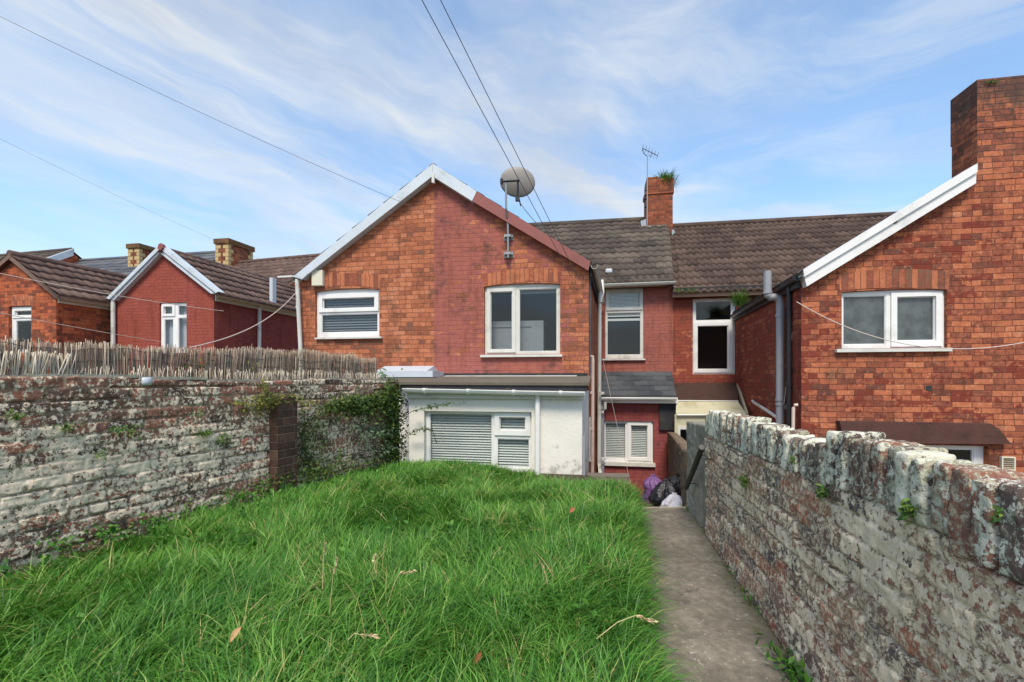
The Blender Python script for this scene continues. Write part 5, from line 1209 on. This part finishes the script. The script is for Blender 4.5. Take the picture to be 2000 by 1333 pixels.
# grass at the path edge leans out over the path
edge = sstep(0.22, 0.0, xp(ty) - tx); headt = np.where(RNG.random(len(tx)) < edge * 0.8, RNG.normal(0.0, 0.5, len(tx)), headt)
lw_ = sstep(0.35, 0.0, tx - xl(ty)); lenf = (0.50 + 0.95 * fbm(tx * 2.6, ty * 2.6, 61.0, 4) + 0.35 * RNG.random(len(tx)) ** 2) * (1 - 0.45 * lw_) * np.interp(ty, [1, 4.2, 5.8], [1.0, 0.85, 0.66])
head = np.repeat(headt, per) + RNG.normal(0, 0.7, len(bx)); LL = np.repeat(lenf, per) * RNG.uniform(0.11, 0.27, len(bx))
t0 = np.abs(RNG.normal(0.25, 0.32, len(bx))); wv = RNG.uniform(0.0036, 0.0090, len(bx)) * np.interp(by, [1, 5.8], [0.95, 1.15])
B = np.stack([bx, by, soil_h(bx, by) - 0.01 - 0.05 * np.repeat(sstep(0.12, 0, xp(ty) - tx), per)], -1)
V_, F_, tip, m_ = blades('g', B, LL, None, w=wv, curve=1.7, seg=4, head=head, t0=t0)
rb = np.clip(np.repeat(RNG.random(len(tx)) * 0.55, per) + RNG.random(len(bx)) * 0.42, 0, 0.97); rb = np.where(RNG.random(len(bx)) < 0.03, 1.0, rb)
go = mesh_np('grass', V_, F_, MAT['grass'], attrs=dict(rnd=np.repeat(rb, m_), tip=tip), smooth=True); kind(go, 'stuff')
tag(go, 'long uncut green grass filling the garden between the two walls', 'grass'); 
print('grass blades', len(bx))

# flattened dead thatch and low broad-leaved weeds among the grass
NB = 2600; yb_ = 1.0 + 4.6 * RNG.random(NB); xb_ = xl(yb_) + 0.05 + (np.minimum(xp(yb_), 1.3) - xl(yb_) - 0.05) * RNG.random(NB)
kp = (fbm(xb_ * 2.0, yb_ * 2.0, 77.0, 3) > 0.52) & (yb_ < far_y(xb_)) & (np.abs(xb_) < 1.2 * yb_ + 0.4); xb_, yb_ = xb_[kp], yb_[kp]
V_, F_, tip, m_ = blades('t', np.stack([xb_, yb_, soil_h(xb_, yb_) + RNG.uniform(0.03, 0.13, len(xb_))], -1), RNG.uniform(0.10, 0.24, len(xb_)), None, w=RNG.uniform(0.002, 0.005, len(xb_)), curve=0.6, t0=np.abs(RNG.normal(1.15, 0.25, len(xb_))))
th_ = kind(mesh_np('dead_thatch', V_, F_, MAT['thatch'], attrs=dict(rnd=np.repeat(RNG.random(len(xb_)), m_), tip=tip)), 'stuff'); tag(th_, 'dry straw coloured dead blades lying through the green grass', 'thatch')
P = []
for _ in range(110):
    y_ = 1.3 + 4.0 * random.random() ** 1.2; k_ = random.random() ** 1.8; x_ = float(xl(y_) + 0.12 + (min(float(xp(y_)), 1.25) - xl(y_) - 0.2) * k_)
    if y_ > float(far_y(np.array(x_))) - 0.1: continue
    for _ in range(random.randint(8, 18)): P.append((x_ + random.gauss(0, .035), y_ + random.gauss(0, .035), float(soil_h(np.array(x_), np.array(y_))) + random.uniform(0.06, 0.15)))
bw_ = kind(leaves('broadleaf_weeds', P, (0, -0.2, 1), 0.045, MAT['weed'], None, 0.0, 0.6, 1.0), 'stuff'); tag(bw_, 'low broad leaved weeds scattered through the lawn, thickest by the left wall', 'weeds')
# seed heads, dead leaves, small flowers in the grass
MAT['straw'] = simple('dry_straw', S(196, 176, 134), 0.8, 0.15, 20)
def seed_head(label, base_px, head_px, tip_px, Y, n=26):
    b0 = at(*base_px, Y); h0 = at(*head_px, Y); h1 = at(*tip_px, Y)
    t = thing('seed_head', label, 'grass seed head', tuple(b0), 'dry grass seed heads in the lawn')
    mid = b0.lerp(h0, 0.55) + V(0, 0, 0.015); m = MB(); m.tube([b0, mid, h0, h1], [0.0022, 0.0018, 0.0014, 0.0006], 5); m.build('stalk', MAT['straw'], t)
    P = []; 
    for k in range(n):
        P.append(tuple(h0.lerp(h1, k / n) + V(random.gauss(0, .0015), random.gauss(0, .0015), random.gauss(0, .0015))))
    ax_ = (h1 - h0).normalized(); lv = leaves('head', P, (ax_.x, ax_.y, ax_.z), 0.022, MAT['strawleaf'], t, droop=0.0, aspect=0.4, spread=0.28); return t
MAT['strawleaf'] = vary_mat('straw_floret', [(0, S(158, 134, 96)), (0.5, S(196, 174, 132)), (1, S(222, 206, 168))])
seed_head('upright dry seed head, the tallest in the lawn', (640, 1250), (650, 1128), (659, 1092), 1.95)
seed_head('drooping dry seed head bent to the right over dark grass', (756, 1185), (779, 1122), (808, 1117), 2.0)
seed_head('small pale seed head in the middle of the lawn right half', (1069, 1140), (1064, 1120), (1056, 1100), 2.2, 18)
seed_head('dry seed head arching over the edge of the path', (1165, 1248), (1240, 1203), (1278, 1216), 1.75)
seed_head('flat lying seed head near the bottom of the lawn', (680, 1250), (703, 1240), (735, 1244), 1.75, 22)
seed_head('thin seed head left of the tallest one', (630, 1150), (632, 1085), (635, 1064), 2.05, 16)
seed_head('faint small seed head behind the drooping one', (733, 1120), (731, 1100), (733, 1086), 2.2, 14)
def dead_leaf(label, a, b, Y, w, col):
    p0, p1 = at(*a, Y), at(*b, Y); d = p1 - p0; s_ = d.cross(V(0, -1, 0.4)).normalized() * w; m = MB(); n_ = V(0, -0.006, 0.008)
    vs = []; 
    for k in range(7):
        q_ = k / 6; ww = math.sin(math.pi * (0.06 + 0.88 * q_)); c = p0 + d * q_ + n_ * math.sin(q_ * 3); vs += [c - s_ * ww + n_, c, c + s_ * ww + n_ * 1.4]
    m.add(vs, [(3 * k + j, 3 * k + j + 1, 3 * k + j + 4, 3 * k + j + 3) for k in range(6) for j in (0, 1)])
    o_ = m.build('dead_leaf', col, None, True); return tag(o_, label, 'leaf')
dead_leaf('pale tan curled dead leaf lying in the grass at lower left', (451, 1258), (474, 1228), 1.72, 0.013, simple('tan_leaf', S(196, 156, 112), 0.8))
dead_leaf('rust brown dead leaf standing in the grass near the lower edge', (928, 1300), (941, 1276), 1.62, 0.010, simple('rust_leaf', S(132, 84, 48), 0.8))
dead_leaf('small reddish leaf in the far right part of the lawn', (1112, 1004), (1122, 994), 3.4, 0.016, simple('red_leaf', S(166, 98, 70), 0.8))
MAT['petal'] = simple('yellow_petal', S(232, 206, 70), 0.6)
for i, (x, y, lb) in enumerate(((265, 1318, 'yellow flower at the lower edge of the lawn, the left one of two close together'), (331, 1329, 'yellow flower at the lower edge of the lawn, the right one of two close together'))):
    t = thing('yellow_flower', lb, 'flower', tuple(at(x, y + 20, 1.62)), 'yellow flowers in the lawn'); c = at(x, y, 1.62); m = MB()
    for k in range(9):
        a = 2 * math.pi * k / 9; d = V(math.cos(a), math.sin(a) * 0.8, 0.35) * 0.011; s_ = V(-math.sin(a), math.cos(a), 0) * 0.0035
        m.add([c, c + d * 0.6 + s_, c + d, c + d * 0.6 - s_], [(0, 1, 2, 3)])
    m.build('petals', MAT['petal'], t); MB().tube([c, c - V(0.004, 0, 0.10)], 0.0013, 5).build('stalk', MAT['stem'], t)

# ------------------------------------------------------------------ wall plants
def plant(name, label, F, blobs, size, mat, cat='plant', group=None, off=(0.005, 0.05), stems=(), droop=0.4, aspect=0.55, spread=0.9):
    pts = clump_pts(F, blobs, off); b = blobs[0]
    t = thing(name, label, cat, tuple(F.px(b[0], b[1] + b[3])), group)
    leaves('foliage', pts, tuple(F.n), size, MAT[mat], t, droop, aspect, spread)
    if stems:
        m = MB()
        for st in stems: m.tube([F.px(x, y, o_) for x, y, o_ in st], 0.005, 5)
        m.build('stem', MAT['stem'], t)
    return t
plant('climbing_plant', 'yellowing climber tumbling over the brown brick pier', LW, [(520, 783, 14, 8, 200), (548, 778, 22, 5, 200), (500, 795, 12, 8, 90), (590, 784, 18, 4, 90), (514, 757, 5, 10, 60), (470, 785, 14, 4, 50)], 0.030, 'yellowleaf', off=(0.01, 0.13), stems=[[(512, 748, .02), (520, 785, .1), (560, 778, .13)]])
plant('climbing_plant', 'green creeper trailing down the wall just right of the brown brick pier', LW, [(592, 850, 8, 32, 260), (608, 880, 14, 24, 240), (618, 830, 10, 14, 140), (600, 912, 12, 12, 160), (640, 800, 16, 8, 130), (655, 790, 14, 7, 100), (628, 862, 10, 16, 90)], 0.032, 'ivy', stems=[[(594, 800, .02), (596, 870, .03), (604, 920, .03)], [(596, 860, .02), (640, 800, .03)]])
plant('ivy_mass', 'dark ivy spilling over the wall top beside the white extension', LW, [(690, 786, 18, 10, 420), (700, 800, 14, 10, 220), (660, 796, 14, 9, 130), (735, 782, 16, 9, 230), (762, 770, 11, 14, 420), (772, 795, 9, 18, 380), (768, 830, 12, 22, 480), (772, 868, 12, 16, 320), (764, 890, 12, 9, 180), (738, 800, 16, 14, 200)], 0.05, 'ivy', off=(0.0, 0.16), stems=[[(770, 905, .05), (772, 840, .08), (762, 770, .08)], [(762, 775, .08), (700, 785, .06)]])
plant('shrub', 'grey green shrub low on the wall left of the white extension', LW, [(748, 845, 12, 8, 90), (735, 848, 12, 6, 50), (752, 880, 12, 8, 70), (712, 860, 12, 14, 40), (700, 835, 9, 7, 40)], 0.06, 'greyleaf', off=(0.03, 0.2), aspect=0.35, stems=[[(756, 905, .05), (750, 850, .12)]])
plant('undergrowth', 'straggling weeds along the foot of the whitewashed wall left of the brown pier', LW, [(470, 968, 24, 8, 160), (390, 995, 26, 8, 140), (300, 1020, 24, 8, 120), (215, 1042, 24, 8, 120), (120, 1062, 22, 8, 80), (516, 950, 12, 10, 110)], 0.03, 'weed', off=(0.01, 0.12), droop=0.1)
plant('undergrowth', 'tangled weeds at the foot of the wall between pier and extension', LW, [(620, 925, 30, 8, 300), (680, 918, 34, 9, 330), (740, 905, 22, 8, 220), (660, 895, 24, 8, 120), (555, 940, 14, 10, 130)], 0.038, 'ivy', off=(0.02, 0.22), droop=0.1)
# sprays of leaves reaching across the white wall
sp = thing('leafy_branch', 'leafy branch reaching across the white wall above the slatted window', 'branch', tuple(FE.px(800, 800, 0.1)))
spine = [FE.px(x, y, o_) for x, y, o_ in ((776, 822, .12), (806, 803, .16), (836, 796, .2), (862, 792, .22), (882, 788, .22))]
MB().tube(spine, 0.0045, 5).build('stem', MAT['stem'], sp)
P = [tuple(spine[i].lerp(spine[i + 1], random.random()) + V(random.gauss(0, .012), random.gauss(0, .02), random.gauss(0, .012))) for i in (1, 1, 2, 2, 2, 3, 3, 3) for _ in range(11)]
leaves('foliage', P, (0.3, -0.8, 0.1), 0.055, MAT['greyleaf'], sp, 0.35, 0.36, 0.8)
sp = thing('leafy_branch', 'lower leafy branch crossing the left jamb of the slatted window', 'branch', tuple(FE.px(800, 840, 0.1)))
spine = [FE.px(x, y, o_) for x, y, o_ in ((780, 862, .1), (806, 845, .14), (826, 836, .18), (846, 843, .18), (850, 862, .18))]
MB().tube(spine, 0.004, 5).build('stem', MAT['stem'], sp)
P = [tuple(spine[i].lerp(spine[i + 1], random.random()) + V(random.gauss(0, .014), random.gauss(0, .02), random.gauss(0, .014))) for i in (0, 1, 1, 2, 2, 3) for _ in range(9)]
leaves('foliage', P, (0.3, -0.8, 0.1), 0.055, MAT['ivy'], sp, 0.4, 0.36, 0.8)
sp = thing('leafy_branch', 'bright leafy sprig against the white capped flat roof', 'branch', tuple(LW.px(745, 735, -0.1)))
leaves('foliage', clump_pts(LW, [(745, 727, 4, 6, 30), (752, 735, 4, 3, 16)], (-0.12, -0.02)), (0.8, -0.5, 0.2), 0.05, MAT['weed'], sp)
# ferns and moss tufts growing out of the left wall
for x, y, rx, n, lb in ((398, 845, 9, 60, 'small fern hanging from the left wall, left one of the pair near the pier'), (437, 856, 6, 60, 'dense small fern low in the left wall, right one of the pair near the pier'),
                        (235, 838, 14, 55, 'flat moss strip along a joint in the middle of the left wall'), (22, 812, 10, 40, 'small weed on the left wall at the picture edge'),
                        (132, 835, 14, 45, 'pale weeds growing in the left wall near its left end'), (262, 845, 8, 24, 'tiny moss tuft beside the flat moss strip'),
                        (195, 888, 5, 26, 'small tuft low in the left wall over whitewash'), (385, 802, 6, 24, 'little fern under the wall top left of the pier')):
    plant('wall_fern', lb, LW, [(x, y, rx, 4 if rx > 8 else 7, n)], 0.026, 'fern', 'fern', 'ferns growing from the left wall', droop=0.5)
for x, y, rx, ry, n, sz, lb in ((1456, 939, 4, 5, 50, 0.03, 'green fern growing from the right wall, farthest of three'), (1608, 963, 5, 6, 46, 0.024, 'green fern on the right wall under the coping, middle of three'),
                                (1778, 998, 7, 9, 70, 0.022, 'feathery fern on the right wall, nearest of three'), (1952, 1008, 5, 6, 26, 0.014, 'tiny moss tuft on the coping at the right edge'),
                                (1552, 893, 3, 4, 24, 0.018, 'tiny moss tuft on the coping bricks near the step')):
    plant('wall_fern', lb, RW, [(x, y, rx, ry, n)], sz, 'fern', 'fern', 'ferns growing from the right wall', off=(0.0, 0.03))
# weeds along the foot of the right wall
def ground_pt(px, py, z=0.01): k = (EYE - z) * FOC / (py - HOR); return at(px, py, k)
for x, y, n, L, lb in ((1366, 1000, 120, 0.10, 'leafy weeds at the far end of the path by the right wall'), (1385, 1030, 60, 0.06, 'small weeds beside the path just before the far clump'), (1408, 1064, 55, 0.05, 'little weed at the foot of the right wall, middle distance'),
                       (1437, 1118, 100, 0.06, 'dark green weeds at the foot of the right wall, half way along'), (1466, 1160, 70, 0.05, 'low weeds and moss beside the right wall before the bend'),
                       (1484, 1186, 120, 0.07, 'grassy weed tuft at the foot of the right wall'), (1558, 1318, 110, 0.10, 'bright green weed at the bottom edge of the path')):
    c = ground_pt(x, y); t = thing('path_weed', lb, 'weed', tuple(c), 'weeds along the foot of the right wall')
    pts = [(c.x + random.gauss(0, L * 0.35) - 0.01, c.y + random.gauss(0, L * 0.9), 0.005 + abs(random.gauss(0, L * 0.3))) for _ in range(n)]
    leaves('foliage', pts, (-0.3, -0.3, 0.9), L * 0.45, MAT['weed'], t, 0.0, 0.4, 0.9)
def grass_tuft(name, label, pts, L, mat='fern', group=None, curve=1.0, w=0.005, spread=0.45):
    t = thing(name, label, 'grass tuft', tuple(pts[0]), group); V_, F_, tip, m_ = blades('t', pts, RNG.uniform(0.5, 1.1, len(pts)) * L, None, w=w, spread=spread, curve=curve)
    mesh_np('blades', V_, F_, MAT[mat], t, attrs=dict(rnd=np.repeat(RNG.random(len(pts)), m_), tip=tip)); return t
pp = [tuple(FC.px(random.gauss(1300, 8), 357 + random.uniform(-4, 6), random.uniform(-0.4, 0.02))) for _ in range(420)]
grass_tuft('grass_tuft', 'thick grass tuft growing on top of the brick chimney', pp, 0.42, 'fern', curve=1.5, w=0.018)
pp = [tuple(FC.px(random.gauss(1318, 3), 362 + random.uniform(-4, 6), random.uniform(-0.3, 0.02))) for _ in range(30)]
grass_tuft('grass_tuft', 'thin dry stems sticking out beside the chimney top', pp, 0.42, 'strawleaf', curve=1.6, w=0.006)
pp = [tuple(vp_(random.gauss(1446, 7), 600 - random.uniform(0, 12), FRS.uv(1446, 600, 0.1)[0])) for _ in range(220)]
grass_tuft('grass_tuft', 'tall grass growing in the black gutter beside the tall window', pp, 0.34, 'fern', curve=0.9, w=0.012)
pp = [tuple(FM.px(random.uniform(1318, 1362), 572 + random.uniform(-2, 2), random.uniform(0.18, 0.26))) for _ in range(260)]
grass_tuft('grass_tuft', 'short moss and grass along the eave left of the tall window', pp, 0.12, 'fern', curve=0.9, w=0.014)
pp = [tuple(FR.px(random.gauss(1938, 5), 163, 0.03)) for _ in range(60)]
grass_tuft('grass_tuft', 'small moss tuft near the top of the broad chimney', pp, 0.06, 'fern', curve=1.6, w=0.006)
pp = [tuple(FR.px(1896 + random.gauss(0, .6), 168, -0.15)) for _ in range(1)]
grass_tuft('grass_tuft', 'single thin dry stem standing on the broad chimney', pp, 0.30, 'strawleaf', curve=0.3, w=0.004, spread=0.08)
for x, n, lb in ((360, 60, 'pale green weeds behind the reeds beneath the red gable window'), (400, 70, 'yellow green bush showing through the reeds under the red gable'), (490, 45, 'tall pale weed by the white downpipe among the reeds'), (600, 110, 'yellow flowering weed among the reeds near the orange gable'), (660, 90, 'leafy weed behind the right end of the reed screen')):
    plant('tall_weed', lb, LW, [(x, 712, 14, 13, n), (x, 735, 10, 10, n // 2)], 0.035, 'yellowleaf', 'weed', 'weeds behind the reed screen', off=(-0.2, -0.07), aspect=0.4)

# ------------------------------------------------------------------ bin bags
def bag(name, label, c, rx, ry, h, col, rough, seed, knot=True, tilt=(0, 0)):
    na, nz_ = 60, 40; a = np.linspace(0, 2 * np.pi, na, endpoint=False)[None, :]; k = np.linspace(0, 1, nz_)[:, None]
    prof = np.interp(k, [0, 0.03, 0.18, 0.4, 0.6, 0.76, 0.88, 0.93, 0.96, 1.0], [0.3, 0.78, 1.0, 1.0, 0.90, 0.70, 0.40, 0.14, 0.19, 0.10])
    ang = a + 0 * k; fold = (vnoise(ang * 3.2 + 7, k * 4 + seed, seed) - 0.5) * 0.55 + (vnoise(ang * 7, k * 9 + seed, seed + 2) - 0.5) * 0.24
    seam = np.abs(((ang / (2 * np.pi)) * 1.0) % 1 - 0.5)
    r = prof * (1 + fold * (0.5 + 0.7 * k)); x = c[0] + rx * r * np.cos(ang) + tilt[0] * k * h; y = c[1] + ry * r * np.sin(ang) + tilt[1] * k * h; z = c[2] + h * k + 0.03 * h * fold
    V_ = np.stack([x, y, z + 0 * x], -1).reshape(-1, 3); i, j = np.meshgrid(np.arange(nz_ - 1), np.arange(na), indexing='ij'); j2 = (j + 1) % na
    F_ = np.stack([i * na + j, i * na + j2, (i + 1) * na + j2, (i + 1) * na + j], -1).reshape(-1, 4)
    mt, t, b, o_ = newmat(name + '_plastic'); t.put(b.inputs['Base Color'], col); b.inputs['Roughness'].default_value = rough
    p = t.obj(); t.put(b.inputs['Normal'], t.bump(t.m('ADD', t.noise(p, 14, 5, 0.65, 0.8), t.m('MULTIPLY', t.noise(p, 45, 3, 0.6), 0.3)), 0.02, 1.0))
    o2 = mesh_np(name, V_, F_, mt, smooth=True); return tag(o2, label, 'bin bag')
LZ = GROUND + 1.085
def gp(px, Y): return at(px, 900, Y).x
bag('rubbish_bag', 'crumpled purple rubbish bag, left one of the bags at the path end', (gp(1279, 5.3), 5.3, LZ), 0.125, 0.14, 0.40, S(112, 72, 122), 0.4, 3.0, tilt=(-0.06, 0))
bag('rubbish_bag', 'shiny black rubbish bag between the purple and white bags', (gp(1303, 5.0), 5.0, LZ), 0.18, 0.16, 0.41, S(30, 30, 34), 0.28, 6.0, tilt=(-0.02, 0))
bag('rubbish_bag', 'second black rubbish bag against the yard wall behind the white bag', (gp(1322, 5.3), 5.3, LZ), 0.16, 0.15, 0.40, S(34, 34, 38), 0.3, 8.0)
bag('rubbish_bag', 'knotted white rubbish bag, right one of the bags at the path end', (gp(1317, 4.78), 4.78, LZ), 0.13, 0.12, 0.31, S(206, 204, 210), 0.35, 11.0)

# ------------------------------------------------------------------ cables and washing lines
def cable(name, label, cat, A, B, sag, r, mat, group=None, n=24):
    A, B = Vector(A), Vector(B); pts = [A.lerp(B, k / n) - ZU * (sag * 4 * (k / n) * (1 - k / n)) for k in range(n + 1)]
    return tag(MB().tube(pts, r, 6).build(name, MAT[mat]), label, cat, group)
def beyond(p, q, k): return q + (q - p) * k
w1b = F1.px(1118, 545, 0.03); w1a = at(840, 30, 4.4); cable('overhead_cable', 'overhead cable crossing the left part of the satellite dish', 'cable', beyond(w1b, w1a, 1.6), w1b, 0.0, 0.0046, 'cable', 'overhead cables to the gable')
w2b = F1.px(1127, 540, 0.14); w2a = at(880, 40, 4.4); cable('overhead_cable', 'overhead cable passing over the right part of the satellite dish', 'cable', beyond(w2b, w2a, 1.6), w2b, 0.0, 0.0046, 'cable', 'overhead cables to the gable')
w3b = F1.px(962, 470, 0.03); w3a = at(0, 10, 5.6); cable('overhead_cable', 'long thin cable sloping down from the upper left to the orange gable', 'cable', beyond(w3b, w3a, 0.5), w3b, 0.16, 0.0028, 'cable')
w4b = at(540, 520, 17.0); w4a = at(30, 272, 11.0); cable('overhead_cable', 'faint thin cable in the sky behind the two quoined chimneys', 'cable', beyond(w4b, w4a, 0.5), w4b, 0.2, 0.0026, 'cable')
cable('dish_cable', 'thin dish cable hanging from the dish to the red bargeboard', 'cable', F1.px(1016, 397, 0.12), F1.px(1070, 455, 0.14), 0.04, 0.006, 'cable')
cable('washing_line', 'white washing line from the orange gable gutter down to the reed screen', 'washing line', F1.px(577, 573, 0.1), LW.px(372, 679, -0.1), 0.14, 0.005, 'line', 'washing lines over the left yards')
cable('washing_line', 'upper washing line crossing the far left house toward the red gable', 'washing line', at(-60, 522, 7.6), F2.px(437, 608, 0.06), 0.06, 0.006, 'line', 'washing lines over the left yards')
cable('washing_line', 'lower washing line crossing the far left window', 'washing line', at(-60, 600, 7.6), F2.px(315, 668, 0.06), 0.02, 0.006, 'line', 'washing lines over the left yards')
cable('washing_line', 'washing line drooping under the frosted window of the right house', 'washing line', FR.px(1556, 590, 0.03), at(2060, 655, 5.3), 0.36, 0.006, 'line')
cable('washing_line', 'loose cord hanging down beside the grey vent pipe', 'washing line', vp_(1555, 590, 0.25), vp_(1531, 790, uv_ - 0.1), 0.0, 0.005, 'line')
cable('washing_line', 'thin cord hanging from the gutter across the shuttered double window', 'washing line', onflank(1178, 2.0, 705), FS.px(1232, 945, 0.4), 0.05, 0.004, 'line')
